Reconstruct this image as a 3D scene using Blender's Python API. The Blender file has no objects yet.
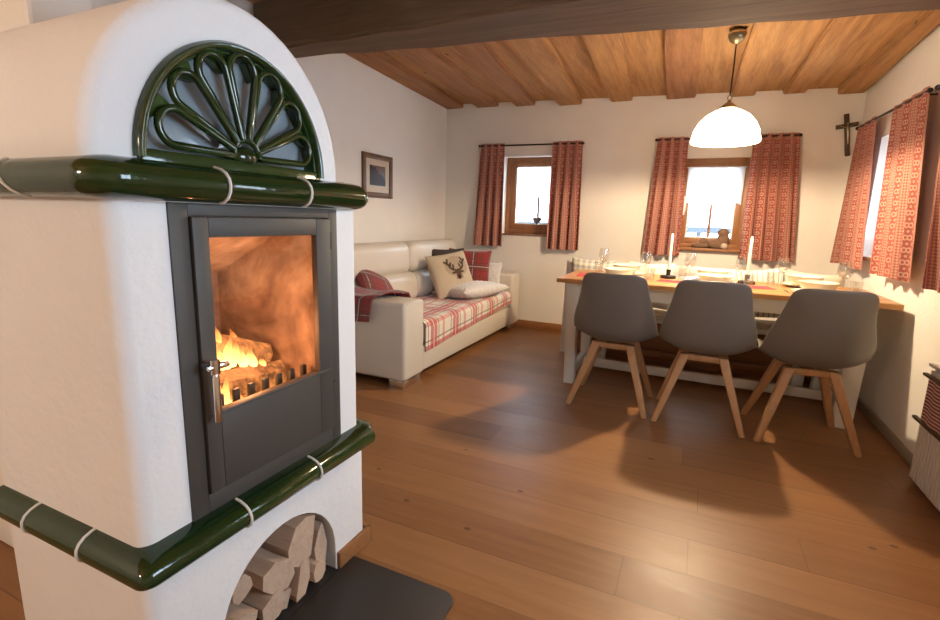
import bpy, bmesh, math, random
from mathutils import Vector, Matrix
random.seed(7)
PI = math.pi
C = bpy.context.scene.collection
SC = bpy.context.scene

# ------------------------------------------------------------------ node helpers
class NT:
    def __init__(s, name):
        s.m = bpy.data.materials.new(name); s.m.use_nodes = True
        s.t = s.m.node_tree; s.t.nodes.clear()
        s.out = s.t.nodes.new('ShaderNodeOutputMaterial')
    def n(s, typ, **kw):
        nd = s.t.nodes.new(typ)
        for k, v in kw.items(): setattr(nd, k, v)
        return nd
    def put(s, sock, v):
        if isinstance(v, bpy.types.NodeSocket): s.t.links.new(v, sock)
        elif isinstance(v, (tuple, list)) and len(v) == 3 and sock.type == 'RGBA': sock.default_value = (*v, 1)
        else: sock.default_value = v
    def M(s, op, a, b=None, c=None):
        nd = s.n('ShaderNodeMath', operation=op)
        for i, v in enumerate((a, b, c)):
            if v is not None: s.put(nd.inputs[i], v)
        return nd.outputs[0]
    def mix(s, f, a, b, mode='MIX'):
        nd = s.n('ShaderNodeMix', data_type='RGBA', blend_type=mode)
        s.put(nd.inputs[0], f); s.put(nd.inputs[6], a); s.put(nd.inputs[7], b)
        return nd.outputs[2]
    def obj(s): return s.n('ShaderNodeTexCoord').outputs['Object']
    def uv(s): return s.n('ShaderNodeTexCoord').outputs['UV']
    def sep(s, v):
        nd = s.n('ShaderNodeSeparateXYZ'); s.put(nd.inputs[0], v); return nd.outputs
    def comb(s, x, y, z):
        nd = s.n('ShaderNodeCombineXYZ')
        for i, v in enumerate((x, y, z)): s.put(nd.inputs[i], v)
        return nd.outputs[0]
    def scale(s, v, sc):
        nd = s.n('ShaderNodeMapping'); s.put(nd.inputs[0], v); nd.inputs[3].default_value = sc; return nd.outputs[0]
    def noise(s, v, scale, detail=4, rough=.55, dist=0):
        nd = s.n('ShaderNodeTexNoise'); s.put(nd.inputs['Vector'], v)
        nd.inputs['Scale'].default_value = scale; nd.inputs['Detail'].default_value = detail
        nd.inputs['Roughness'].default_value = rough; nd.inputs['Distortion'].default_value = dist
        return nd.outputs[0]
    def white(s, v):
        nd = s.n('ShaderNodeTexWhiteNoise', noise_dimensions='3D'); s.put(nd.inputs[0], v); return nd.outputs[0]
    def ramp(s, f, stops):
        nd = s.n('ShaderNodeValToRGB'); s.put(nd.inputs[0], f)
        e = nd.color_ramp.elements
        while len(e) < len(stops): e.new(.5)
        for i, (p, c) in enumerate(stops): e[i].position = p; e[i].color = (*c, 1) if len(c) == 3 else c
        return nd.outputs[0]
    def bump(s, h, st, d=.01):
        nd = s.n('ShaderNodeBump'); nd.inputs['Strength'].default_value = st; nd.inputs['Distance'].default_value = d
        s.put(nd.inputs['Height'], h); return nd.outputs[0]
    def bsdf(s, col, rough=.5, metal=0, normal=None, **kw):
        b = s.n('ShaderNodeBsdfPrincipled')
        s.put(b.inputs['Base Color'], col); s.put(b.inputs['Roughness'], rough); s.put(b.inputs['Metallic'], metal)
        if normal is not None: s.put(b.inputs['Normal'], normal)
        for k, v in kw.items(): s.put(b.inputs[k.replace('_', ' ')], v)
        return b.outputs[0]
    def done(s, sh): s.t.links.new(sh, s.out.inputs[0]); return s.m
    def mixsh(s, f, a, b):
        nd = s.n('ShaderNodeMixShader'); s.put(nd.inputs[0], f); s.t.links.new(a, nd.inputs[1]); s.t.links.new(b, nd.inputs[2]); return nd.outputs[0]

def plain(name, col, rough=.5, metal=0, var=.12, nscale=18, bump=0, **kw):
    t = NT(name); o = t.obj(); nz = t.noise(o, nscale)
    c = t.mix(t.M('MULTIPLY', nz, var * 2), col, tuple(x * .55 for x in col))
    nrm = t.bump(t.noise(o, nscale * 6), bump, .004) if bump else None
    return t.done(t.bsdf(c, rough, metal, nrm, **kw))

def plaster(name, col, st=.25):
    t = NT(name); o = t.obj()
    a = t.noise(o, 5, 6); b = t.noise(o, 45, 4)
    c = t.mix(a, col, tuple(x * .93 for x in col))
    h = t.M('ADD', t.M('MULTIPLY', a, 1.0), t.M('MULTIPLY', b, .25))
    return t.done(t.bsdf(c, .85, 0, t.bump(h, st, .02)))

def wood(name, a, b, axis='X', rough=.45, gs=1.0, bump=.15, knots=False, coat=0):
    t = NT(name); o = t.obj()
    k = {'X': (.9, 14, 14), 'Y': (14, .9, 14), 'Z': (14, 14, .9)}[axis]
    v = t.scale(o, tuple(x * gs for x in k))
    n1 = t.noise(v, 1.6, 5, .6, .6); n2 = t.noise(v, 7, 3, .6)
    f = t.M('ADD', t.M('MULTIPLY', n1, .75), t.M('MULTIPLY', n2, .3))
    c = t.ramp(f, [(.3, b), (.72, a)])
    if knots:
        vo = t.n('ShaderNodeTexVoronoi'); kk = {'X': (1.2, 3, 3), 'Y': (3, 1.2, 3), 'Z': (3, 3, 1.2)}[axis]
        t.put(vo.inputs['Vector'], t.scale(o, kk)); vo.inputs['Scale'].default_value = 1.6
        kf = t.M('LESS_THAN', vo.outputs[0], .055)
        c = t.mix(t.M('MULTIPLY', kf, .7), c, tuple(x * .3 for x in b))
    return t.done(t.bsdf(c, rough, 0, t.bump(f, bump, .006), Coat_Weight=coat, Coat_Roughness=.2))

def planks():
    t = NT('oiled_pine_boards'); x, y, z = t.sep(t.obj())
    W = .205; L = 2.3
    yr = t.M('DIVIDE', t.M('ADD', y, 10.06), W); row = t.M('FLOOR', yr); fy = t.M('FRACT', yr)
    off = t.M('MULTIPLY', t.white(t.comb(row, 3.3, 1.7)), L)
    xr = t.M('DIVIDE', t.M('ADD', t.M('ADD', x, 20), off), L); col = t.M('FLOOR', xr); fx = t.M('FRACT', xr)
    rnd = t.white(t.comb(row, col, .5))
    seam = t.M('MAXIMUM', t.M('LESS_THAN', fy, .022), t.M('LESS_THAN', fx, .0016))
    gv = t.comb(t.M('ADD', t.M('MULTIPLY', x, .9), t.M('MULTIPLY', rnd, 40)), t.M('MULTIPLY', y, 13), t.M('MULTIPLY', rnd, 9))
    g1 = t.noise(gv, 1.7, 5, .6, .5); g2 = t.noise(gv, 8, 3)
    f = t.M('ADD', t.M('MULTIPLY', g1, .6), t.M('ADD', t.M('MULTIPLY', g2, .2), t.M('MULTIPLY', rnd, .3)))
    c = t.ramp(f, [(.2, (.165, .066, .022)), (.5, (.25, .11, .038)), (.85, (.335, .16, .060))])
    vo = t.n('ShaderNodeTexVoronoi'); t.put(vo.inputs['Vector'], t.comb(t.M('MULTIPLY', x, 1.7), t.M('MULTIPLY', y, 2.6), rnd))
    vo.inputs['Scale'].default_value = 2.3
    c = t.mix(t.M('MULTIPLY', t.M('LESS_THAN', vo.outputs[0], .055), .7), c, (.06, .02, .008))
    c = t.mix(t.M('MULTIPLY', seam, .38), c, (.05, .018, .007))
    h = t.M('SUBTRACT', t.M('MULTIPLY', g1, .4), seam)
    blot = t.noise(t.obj(), 1.3, 3)
    r = t.M('ADD', .26, t.M('ADD', t.M('MULTIPLY', g1, .12), t.M('MULTIPLY', blot, .16)))
    return t.done(t.bsdf(c, r, 0, t.bump(h, .25, .004), Specular_IOR_Level=.45))

def curtain_mat():
    t = NT('red_ornament_curtain_cloth'); u, v, _ = t.sep(t.uv())
    P = .125; fu = t.M('MULTIPLY', t.M('FRACT', t.M('DIVIDE', u, P)), P)
    band = t.M('LESS_THAN', fu, .082)
    a = t.M('SUBTRACT', fu, .041)
    Q = .066; b = t.M('MULTIPLY', t.M('SUBTRACT', t.M('FRACT', t.M('DIVIDE', v, Q)), .5), Q)
    b2 = t.M('MULTIPLY', t.M('SUBTRACT', t.M('FRACT', t.M('ADD', t.M('DIVIDE', v, Q), .5)), .5), Q)
    def rad(p, q): return t.M('SQRT', t.M('ADD', t.M('MULTIPLY', p, p), t.M('MULTIPLY', q, q)))
    aa = t.M('ABSOLUTE', a)
    r1 = rad(t.M('SUBTRACT', aa, .011), b)
    ring = t.M('LESS_THAN', t.M('ABSOLUTE', t.M('SUBTRACT', r1, .0115)), .0035)
    r2 = rad(aa, b2); dot = t.M('LESS_THAN', r2, .007)
    r3 = rad(t.M('SUBTRACT', aa, .027), b2); dot2 = t.M('LESS_THAN', r3, .005)
    line = t.M('LESS_THAN', t.M('ABSOLUTE', t.M('SUBTRACT', aa, .038)), .002)
    orn = t.M('MAXIMUM', t.M('MAXIMUM', ring, dot), t.M('MAXIMUM', dot2, line))
    g = .016
    cu = t.M('LESS_THAN', t.M('FRACT', t.M('DIVIDE', u, g)), .5); cv = t.M('LESS_THAN', t.M('FRACT', t.M('DIVIDE', v, g)), .5)
    ging = t.M('MULTIPLY', t.M('ADD', cu, cv), .5)
    cream = (.62, .40, .30); red = (.36, .10, .075)
    cb = t.mix(t.M('MULTIPLY', orn, .8), red, cream)
    cg = t.mix(t.M('MULTIPLY', t.M('SUBTRACT', 1.0, ging), .75), red, cream)
    c = t.mix(band, cg, cb)
    d = t.bsdf(c, .9, 0, t.bump(t.noise(t.uv(), 400), .1, .001))
    tr = t.n('ShaderNodeBsdfTranslucent'); t.put(tr.inputs[0], c)
    return t.done(t.mixsh(.18, d, tr.outputs[0]))

def plaid_mat(name, base, red, dark, per=.24, light=None):
    t = NT(name); u, v, _ = t.sep(t.uv())
    def st(q, c, w):
        f = t.M('FRACT', t.M('DIVIDE', q, per)); return t.M('LESS_THAN', t.M('ABSOLUTE', t.M('SUBTRACT', f, c)), w)
    c = base
    for q in (u, v):
        c = t.mix(t.M('MULTIPLY', st(q, .3, .13), .74), c, red)
        c = t.mix(t.M('MULTIPLY', st(q, .72, .05), .5), c, red)
        c = t.mix(t.M('MULTIPLY', st(q, .5, .014), .75), c, dark)
        c = t.mix(t.M('MULTIPLY', st(q, .08, .014), .75), c, dark)
        c = t.mix(t.M('MULTIPLY', st(q, .3, .018), .7), c, light or base)
    return t.done(t.bsdf(c, .95, 0, t.bump(t.noise(t.uv(), 260), .35, .002), Sheen_Weight=.2))

def stripes_mat(name, a, b, per, duty=.5, check=False):
    t = NT(name); u, v, _ = t.sep(t.uv())
    f = t.M('LESS_THAN', t.M('FRACT', t.M('DIVIDE', u, per)), duty)
    if check: f = t.M('MULTIPLY', t.M('ADD', f, t.M('LESS_THAN', t.M('FRACT', t.M('DIVIDE', v, per)), duty)), .5)
    return t.done(t.bsdf(t.mix(f, a, b), .9, 0, t.bump(t.noise(t.uv(), 300), .2, .001)))

def glaze():
    t = NT('green_ceramic_glaze'); o = t.obj()
    nz = t.noise(o, 9, 4); geo = t.n('ShaderNodeNewGeometry')
    edge = t.ramp(geo.outputs['Pointiness'], [(.53, (0, 0, 0)), (.64, (1, 1, 1))])
    c = t.mix(nz, (.0035, .0125, .003), (.008, .026, .005))
    c = t.mix(t.M('MULTIPLY', edge, .4), c, (.10, .17, .04))
    return t.done(t.bsdf(c, .10, 0, t.bump(t.noise(o, 30, 2), .10, .006), Specular_IOR_Level=.6))

def glass_mat(name, tint=(1, 1, 1), refl=1.0, rough=.02):
    t = NT(name); tr = t.n('ShaderNodeBsdfTransparent'); t.put(tr.inputs[0], tint)
    gl = t.n('ShaderNodeBsdfGlossy'); gl.inputs['Roughness'].default_value = rough
    fr = t.n('ShaderNodeFresnel'); fr.inputs[0].default_value = 1.45
    return t.done(t.mixsh(refl * .06, tr.outputs[0], gl.outputs[0]))

def emit(name, col, st):
    t = NT(name); e = t.n('ShaderNodeEmission'); t.put(e.inputs[0], col); e.inputs[1].default_value = st
    return t.done(e.outputs[0])

M = {}
M['wall'] = plaster('white_lime_plaster', (.80, .76, .69), .3)
M['stove'] = plaster('white_stove_plaster', (.80, .79, .77), .35)
M['floor'] = planks()
M['ceil'] = wood('honey_pine_ceiling', (.53, .285, .105), (.25, .115, .040), 'Y', .85, 1, .35, True)
M['ceil2'] = wood('reddish_pine_board', (.42, .20, .078), (.18, .074, .028), 'Y', .85, 1, .35, True)
M['beam'] = wood('dark_hewn_beam', (.16, .092, .047), (.075, .040, .021), 'X', .75, .7, .6)
M['skirt'] = wood('pine_skirting', (.36, .16, .055), (.22, .09, .03), 'X', .5)
M['skirtpale'] = plain('tan_painted_skirting', (.33, .27, .20), .6)
M['picglass'] = glass_mat('picture_glass', (1, 1, 1), .15)
M['winwood'] = wood('brown_window_wood', (.33, .145, .055), (.2, .08, .028), 'Z', .45)
M['beech'] = wood('beech_leg_wood', (.52, .285, .13), (.39, .195, .08), 'Z', .45, 1.5, .08)
M['oak'] = wood('oiled_oak_top', (.53, .275, .095), (.36, .165, .05), 'X', .35, 1, .1)
M['benchwood'] = wood('brown_bench_wood', (.30, .125, .045), (.17, .066, .024), 'X', .5)
M['log'] = wood('split_firewood', (.60, .44, .32), (.46, .31, .215), 'X', .85, 2.5, .4)
M['bark'] = plain('firewood_bark', (.075, .055, .045), .95, 0, .3, 40, .9)
M['darkwood'] = wood('dark_crucifix_wood', (.11, .058, .026), (.06, .03, .013), 'Z', .5)
M['frame'] = wood('brown_picture_frame', (.17, .085, .035), (.09, .042, .018), 'Z', .4)
M['whitewood'] = plain('white_painted_wood', (.70, .67, .61), .45, 0, .05, 10)
M['shell'] = plain('warm_grey_shell', (.175, .158, .138), .38, 0, .06, 30, .08)
M['iron'] = plain('dark_grey_steel', (.062, .055, .046), .55, 0, .2, 14, .06)
M['plate'] = plain('black_steel_plate', (.026, .022, .019), .5, 0, .3, 12)
M['rod'] = plain('black_iron_rod', (.02, .016, .013), .5, .3)
M['chrome'] = plain('polished_chrome', (.75, .74, .72), .14, 1, .03)
M['brass'] = plain('aged_pewter', (.30, .24, .15), .35, .9, .1)
M['glaze'] = glaze()
M['grout'] = plain('white_grout', (.72, .70, .64), .6)
t = NT('sooty_chamotte'); o = t.obj(); nz = t.noise(o, 3.2, 5, .6, .8); n2 = t.noise(o, 14, 4)
M['chamotte'] = t.done(t.bsdf(t.ramp(t.M('ADD', t.M('MULTIPLY', nz, .8), t.M('MULTIPLY', n2, .2)), [(.36, (.09, .06, .05)), (.5, (.27, .195, .155)), (.66, (.58, .48, .40))]), .95, 0, t.bump(n2, .4)))
M['leather'] = plain('cream_leather', (.66, .60, .50), .38, 0, .05, 6, .05)
M['curtain'] = curtain_mat()
M['throw'] = plaid_mat('cream_red_plaid', (.78, .71, .61), (.50, .04, .04), (.06, .04, .045), .37)
M['redplaid'] = plaid_mat('deep_red_plaid', (.30, .035, .032), (.13, .055, .045), (.05, .03, .03), .20, (.72, .6, .52))
M['darkfab'] = plain('dark_brown_fabric', (.055, .038, .030), .95)
M['fur'] = plain('white_fur', (.82, .78, .72), .95, 0, .1, 60, .9, Sheen_Weight=.5)
M['check'] = stripes_mat('grey_cream_check', (.74, .68, .56), (.33, .33, .32), .05, .5, True)
M['stripe'] = stripes_mat('grey_cream_stripe', (.72, .65, .52), (.33, .30, .25), .035, .3)
M['beigefab'] = plain('beige_fabric', (.62, .53, .39), .9, 0, .08, 50, .3)
M['creamfab'] = plain('cream_seat_fabric', (.72, .66, .54), .9, 0, .08, 50, .3)
M['rednap'] = plain('red_cotton_napkin', (.48, .035, .045), .9, 0, .1, 50, .2)
M['redstripe'] = stripes_mat('red_white_woven_stripe', (.58, .47, .40), (.27, .05, .045), .015, .55)
M['porcelain'] = plain('cream_porcelain', (.74, .68, .54), .18, 0, .02)
M['candle'] = plain('white_candle_wax', (.86, .81, .72), .5, 0, .02)
M['steel'] = plain('cutlery_steel', (.6, .58, .54), .2, 1, .03)
M['lace'] = None
M['radiator'] = plain('white_enamel_panel', (.62, .57, .50), .5, 0, .04)
M['figur'] = plain('brown_felt', (.20, .115, .07), .9, 0, .2, 50, .3)
M['figpale'] = plain('pale_felt', (.50, .40, .30), .9)
M['greyorn'] = plain('grey_felt', (.20, .19, .18), .9)
M['snow'] = plain('snow', (.85, .87, .9), .9)
M['fence'] = plain('weathered_blue_grey_wood', (.036, .042, .048), .8)
M['pane'] = glass_mat('window_glass', (1, 1, 1), .5)
M['drink'] = glass_mat('clear_drinking_glass', (.98, .98, .97), 2.4)
M['stoveglass'] = glass_mat('stove_door_glass', (.97, .93, .88), .5)
M['fanpane'] = plain('painted_reflection_pane', (.27, .32, .35), .12, 0, .25, 5)  # bluish window reflection on the fan light glass, painted into its base colour
t = NT('white_lace_cloth'); d = t.bsdf((.85, .85, .85), .9); tr = t.n('ShaderNodeBsdfTranslucent'); t.put(tr.inputs[0], (.9, .9, .9))
tp = t.n('ShaderNodeBsdfTransparent'); M['lace'] = t.done(t.mixsh(.25, t.mixsh(.6, d, tr.outputs[0]), tp.outputs[0]))
t = NT('opal_lamp_glass'); e = t.n('ShaderNodeEmission'); t.put(e.inputs[0], (1, .82, .57)); e.inputs[1].default_value = 21.0
M['shade'] = t.done(t.mixsh(.75, t.bsdf((.9, .85, .75), .25), e.outputs[0]))
M['bulb'] = emit('bulb_glow', (1, .85, .6), 20)
t = NT('flame_glow'); o = t.obj(); x, y, z = t.sep(t.n('ShaderNodeTexCoord').outputs['Generated'])
nz = t.noise(o, 22, 3); h = t.M('ADD', z, t.M('MULTIPLY', t.M('SUBTRACT', nz, .5), .5))
e = t.n('ShaderNodeEmission'); t.put(e.inputs[0], t.ramp(h, [(.1, (1, .58, .20)), (.6, (1, .42, .11)), (1, (.9, .22, .05))])); 
t.put(e.inputs[1], t.ramp(h, [(.05, (5, 5, 5)), (.55, (3.6, 3.6, 3.6)), (1, (1.2, 1.2, 1.2))]))
M['flame'] = t.done(t.mixsh(t.M('MINIMUM', t.M('MAXIMUM', t.M('SUBTRACT', t.M('MULTIPLY', h, 1.2), .35), .05), 1.0), e.outputs[0], t.n('ShaderNodeBsdfTransparent').outputs[0]))
t = NT('glowing_ember_bed'); nz = t.noise(t.obj(), 30, 3); e = t.n('ShaderNodeEmission'); t.put(e.inputs[0], t.ramp(nz, [(.4, (.7, .13, .02)), (.65, (1, .5, .14))])); t.put(e.inputs[1], t.ramp(nz, [(.38, (.2, .2, .2)), (.66, (3.2, 3.2, 3.2))]))
M['emberbed'] = t.done(e.outputs[0])
t = NT('glowing_charred_log'); o = t.obj(); nz = t.noise(o, 24, 4, .65)
e = t.n('ShaderNodeEmission'); t.put(e.inputs[0], (1, .36, .09)); t.put(e.inputs[1], t.ramp(nz, [(.42, (.10, .10, .10)), (.70, (1.1, 1.1, 1.1))]))
ad = t.n('ShaderNodeAddShader'); t.t.links.new(t.bsdf((.09, .055, .035), .95, 0, t.bump(nz, .8)), ad.inputs[0]); t.t.links.new(e.outputs[0], ad.inputs[1])
M['ember'] = t.done(ad.outputs[0])
t = NT('deer_print_linen'); vc = t.n('ShaderNodeVertexColor', layer_name='print'); M['deer'] = t.done(t.bsdf(vc.outputs[0], .9, 0, t.bump(t.noise(t.obj(), 300), .3, .001)))
t = NT('mountain_photo_print'); u, v, _ = t.sep(t.uv())
rdg = t.M('ADD', t.M('MULTIPLY', t.noise(t.uv(), 4, 3), .5), t.M('SUBTRACT', .85, t.M('MULTIPLY', u, .75)))
M['print'] = t.done(t.bsdf(t.mix(t.M('LESS_THAN', v, rdg), (.16, .12, .10), (.045, .030, .025)), .95, Specular_IOR_Level=.05))
M['mat'] = plain('cream_mat_board', (.62, .52, .38), .8)

# ------------------------------------------------------------------ mesh helpers
def BM(): return bmesh.new()
def merge(bm, tmp, mtx=None):
    if mtx is not None: bmesh.ops.transform(tmp, matrix=mtx, verts=tmp.verts)
    me = bpy.data.meshes.new('tmp'); tmp.to_mesh(me); tmp.free(); bm.from_mesh(me); bpy.data.meshes.remove(me)
def add_box(bm, lo, hi, bev=0, seg=2, rot=None, mi=0):
    t = BM(); bmesh.ops.create_cube(t, size=1)
    s = [hi[i] - lo[i] for i in range(3)]; c = [(hi[i] + lo[i]) / 2 for i in range(3)]
    bmesh.ops.scale(t, vec=s, verts=t.verts)
    if bev: bmesh.ops.bevel(t, geom=t.edges[:], offset=min(bev, min(s) * .49), segments=seg, profile=.5, affect='EDGES')
    for f in t.faces: f.material_index = mi
    m = Matrix.Translation(c)
    if rot is not None: m = m @ rot
    merge(bm, t, m); return bm
def add_hex(bm, bot, top, bev=0, seg=2):
    """eight corners: bottom four and top four, each counter-clockwise seen from above"""
    t = BM(); v = [t.verts.new(p) for p in list(bot) + list(top)]
    for f in ((3, 2, 1, 0), (4, 5, 6, 7), (0, 1, 5, 4), (1, 2, 6, 5), (2, 3, 7, 6), (3, 0, 4, 7)): t.faces.new([v[i] for i in f])
    if bev: bmesh.ops.bevel(t, geom=t.edges[:], offset=bev, segments=seg, profile=.5, affect='EDGES')
    merge(bm, t); return bm
def add_tube(bm, pts, r, n=10, cap=True, mi=0):
    pts = [Vector(p) for p in pts]; rs = r if isinstance(r, (list, tuple)) else [r] * len(pts)
    rings = []; up = None
    for i, p in enumerate(pts):
        d = (pts[min(i + 1, len(pts) - 1)] - pts[max(i - 1, 0)]).normalized()
        if up is None: up = Vector((0, 0, 1)) if abs(d.z) < .9 else Vector((1, 0, 0))
        a = d.cross(up).normalized(); b = a.cross(d).normalized(); up = b
        rings.append([bm.verts.new(p + (a * math.cos(2 * PI * k / n) + b * math.sin(2 * PI * k / n)) * rs[i]) for k in range(n)])
    for i in range(len(rings) - 1):
        for k in range(n):
            f = bm.faces.new((rings[i][k], rings[i][(k + 1) % n], rings[i + 1][(k + 1) % n], rings[i + 1][k])); f.material_index = mi
    if cap:
        for q in (rings[0][::-1], rings[-1]): bm.faces.new(q).material_index = mi
    return bm
def add_lathe(bm, prof, loc=(0, 0, 0), n=32, close=False):
    rings = []
    for r, z in prof:
        if r < 1e-5: rings.append([bm.verts.new((loc[0], loc[1], loc[2] + z))])
        else: rings.append([bm.verts.new((loc[0] + r * math.cos(2 * PI * k / n), loc[1] + r * math.sin(2 * PI * k / n), loc[2] + z)) for k in range(n)])
    if close: rings.append(rings[0])
    for A, B in zip(rings, rings[1:]):
        for k in range(n):
            q = [A[k % len(A)], A[(k + 1) % n % len(A)], B[(k + 1) % n % len(B)], B[k % len(B)]]
            u = []
            for w in q:
                if w not in u: u.append(w)
            if len(u) > 2:
                try: bm.faces.new(u)
                except ValueError: pass
    return bm
def add_prism(bm, poly, axis, lo, hi, bev=0, seg=2, mi=0):
    """poly: 2-D outline in the two other axes (order x<y<z)"""
    t = BM()
    def P(p, a): return {'X': (a, p[0], p[1]), 'Y': (p[0], a, p[1]), 'Z': (p[0], p[1], a)}[axis]
    A = [t.verts.new(P(p, lo)) for p in poly]; B = [t.verts.new(P(p, hi)) for p in poly]; n = len(poly)
    t.faces.new(A[::-1]); t.faces.new(B)
    for i in range(n): t.faces.new((A[i], A[(i + 1) % n], B[(i + 1) % n], B[i]))
    bmesh.ops.recalc_face_normals(t, faces=t.faces)
    if bev:
        es = [e for e in t.edges if e.calc_face_angle(0) > .5]
        bmesh.ops.bevel(t, geom=es, offset=bev, segments=seg, profile=.5, affect='EDGES')
    for f in t.faces: f.material_index = mi
    merge(bm, t); return bm
def add_sheet(bm, fn, nu, nv, su=1, sv=1, thick=0):
    """cloth: fn(u,v)->(x,y,z), u,v in 0..1; UVs in metres su x sv; thick gives a second layer"""
    uvl = bm.loops.layers.uv.verify()
    g = [[bm.verts.new(fn(i / nu, j / nv)) for j in range(nv + 1)] for i in range(nu + 1)]
    fs = []
    for i in range(nu):
        for j in range(nv):
            f = bm.faces.new((g[i][j], g[i + 1][j], g[i + 1][j + 1], g[i][j + 1])); fs.append(f)
            for l, (a, b) in zip(f.loops, ((i, j), (i + 1, j), (i + 1, j + 1), (i, j + 1))): l[uvl].uv = (a / nu * su, b / nv * sv)
    if thick:
        bm.normal_update(); bmesh.ops.solidify(bm, geom=fs, thickness=thick)
    return bm
def obj(name, bm, mats, parent=None, smooth=40, recalc=True):
    if recalc: bmesh.ops.recalc_face_normals(bm, faces=bm.faces)
    if parent is not None:
        p = parent; off = Vector((0, 0, 0))
        while p is not None: off += p.location; p = p.parent
        bmesh.ops.translate(bm, vec=-off, verts=bm.verts)
    me = bpy.data.meshes.new(name)
    for f in bm.faces: f.smooth = bool(smooth)
    bm.to_mesh(me); bm.free()
    if smooth: me.set_sharp_from_angle(angle=math.radians(smooth))
    for m in (mats if isinstance(mats, list) else [mats]): me.materials.append(M[m] if isinstance(m, str) else m)
    o = bpy.data.objects.new(name, me); C.objects.link(o)
    if parent is not None: o.parent = parent
    return o
def thing(name, label, cat, loc=(0, 0, 0), group=None, rot=0):
    o = bpy.data.objects.new(name, None); C.objects.link(o); o.empty_display_size = .1
    o.location = loc; o.rotation_euler = (0, 0, rot); tag(o, label, cat, group); return o
def tag(o, label, cat, group=None):
    o['label'] = label; o['category'] = cat
    if group: o['group'] = group
    return o
def struct(o): o['kind'] = 'structure'; return o
def dup(root, loc, rot=None, label=None):
    r = root.copy(); C.objects.link(r); r.location = loc
    if rot is not None: r.rotation_euler = (0, 0, rot)
    if label: r['label'] = label
    for ch in list(root.children):
        c = ch.copy(); C.objects.link(c); c.parent = r
        for g in list(ch.children):
            d = g.copy(); C.objects.link(d); d.parent = c
    return r
def bake(o):
    """apply an object's modifiers to its mesh"""
    dg = bpy.context.evaluated_depsgraph_get(); me = bpy.data.meshes.new_from_object(o.evaluated_get(dg))
    old = o.data; o.modifiers.clear(); o.data = me; me.name = old.name; bpy.data.meshes.remove(old)
def cut(o, bms):
    cs = []
    for bm in bms:
        c = obj('cutter', bm, 'wall', None, 0); cs.append(c)
        md = o.modifiers.new('b', 'BOOLEAN'); md.operation = 'DIFFERENCE'; md.object = c; md.solver = 'EXACT'
    bake(o)
    for c in cs:
        me = c.data; bpy.data.objects.remove(c); bpy.data.meshes.remove(me)

# ------------------------------------------------------------------ the room
XL, XR, YB, YF, ZC = -2.618, 1.11, 5.017, -2.6, 2.44
o = struct(obj('floor', add_box(BM(), (XL - .4, YF - .4, -.12), (XR + .4, YB + .4, 0)), 'floor'))
WT = .34                                                            # thick farmhouse walls
W1 = (-1.925, -1.20, 1.0, 1.80); W2 = (-.19, .39, .94, 1.745)         # back wall openings x0,x1,z0,z1
W3 = (3.80, 4.44, .97, 1.79); W4 = (2.30, 2.92, .97, 1.79); W5 = (.25, 1.45, .9, 1.95)   # right wall openings y0,y1,z0,z1
wb = struct(obj('wall_back', add_box(BM(), (XL - WT, YB, 0), (XR + WT, YB + WT, ZC + .25)), 'wall', None, 0))
cut(wb, [add_box(BM(), (w[0], YB - .1, w[2]), (w[1], YB + WT + .1, w[3])) for w in (W1, W2)])
wr = struct(obj('wall_right', add_box(BM(), (XR, YF, 0), (XR + WT, YB, ZC + .25)), 'wall', None, 0))
cut(wr, [add_box(BM(), (XR - .1, w[0], w[2]), (XR + WT + .1, w[1], w[3])) for w in (W3, W4, W5)])
struct(obj('wall_left', add_box(BM(), (XL - WT, YF, 0), (XL, YB, ZC + .25)), 'wall', None, 0))
struct(obj('wall_front', add_box(BM(), (XL - WT, YF - WT, 0), (XR + WT, YF, ZC + .25)), 'wall', None, 0))
struct(obj('wall_partition', add_box(BM(), (XL, .71, 0), (-1.50, .86, ZC + .1), .01), 'wall', None, 0))
# ceiling: upper boards, with thicker lower boards lapped under them, running front to back
def cz(y): return 2.362 + (YB - y) * .034
bm = BM(); add_hex(bm, [(XL, YF, cz(1.6)), (XR, YF, cz(1.6) - .10), (XR, 1.6, cz(1.6) - .10), (XL, 1.6, cz(1.6))],
                   [(XL, YF, 2.6), (XR, YF, 2.6), (XR, 1.6, 2.6), (XL, 1.6, 2.6)])
add_hex(bm, [(XL, 1.6, cz(1.6)), (XR, 1.6, cz(1.6) - .10), (XR, YB, cz(YB) - .10), (XL, YB, cz(YB))],
        [(XL, 1.6, 2.6), (XR, 1.6, 2.6), (XR, YB, 2.6), (XL, YB, 2.6)])
struct(obj('ceiling', bm, 'ceil', None, 0))
boards = [(-2.618, -2.42, 2.312, -.03, -.03), (-2.248, -2.012, 2.305, -.04, -.06), (-1.82, -1.618, 2.292, -.06, -.08), (-1.363, -1.142, 2.27, -.05, -.06),
          (-.862, -.664, 2.272, -.03, -.06), (-.373, -.133, 2.262, -.04, -.03), (.15, .33, 2.248, -.02, -.01), (.536, .698, 2.243, -.03, -.05), (.917, 1.09, 2.215, -.04, 0)]
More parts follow.
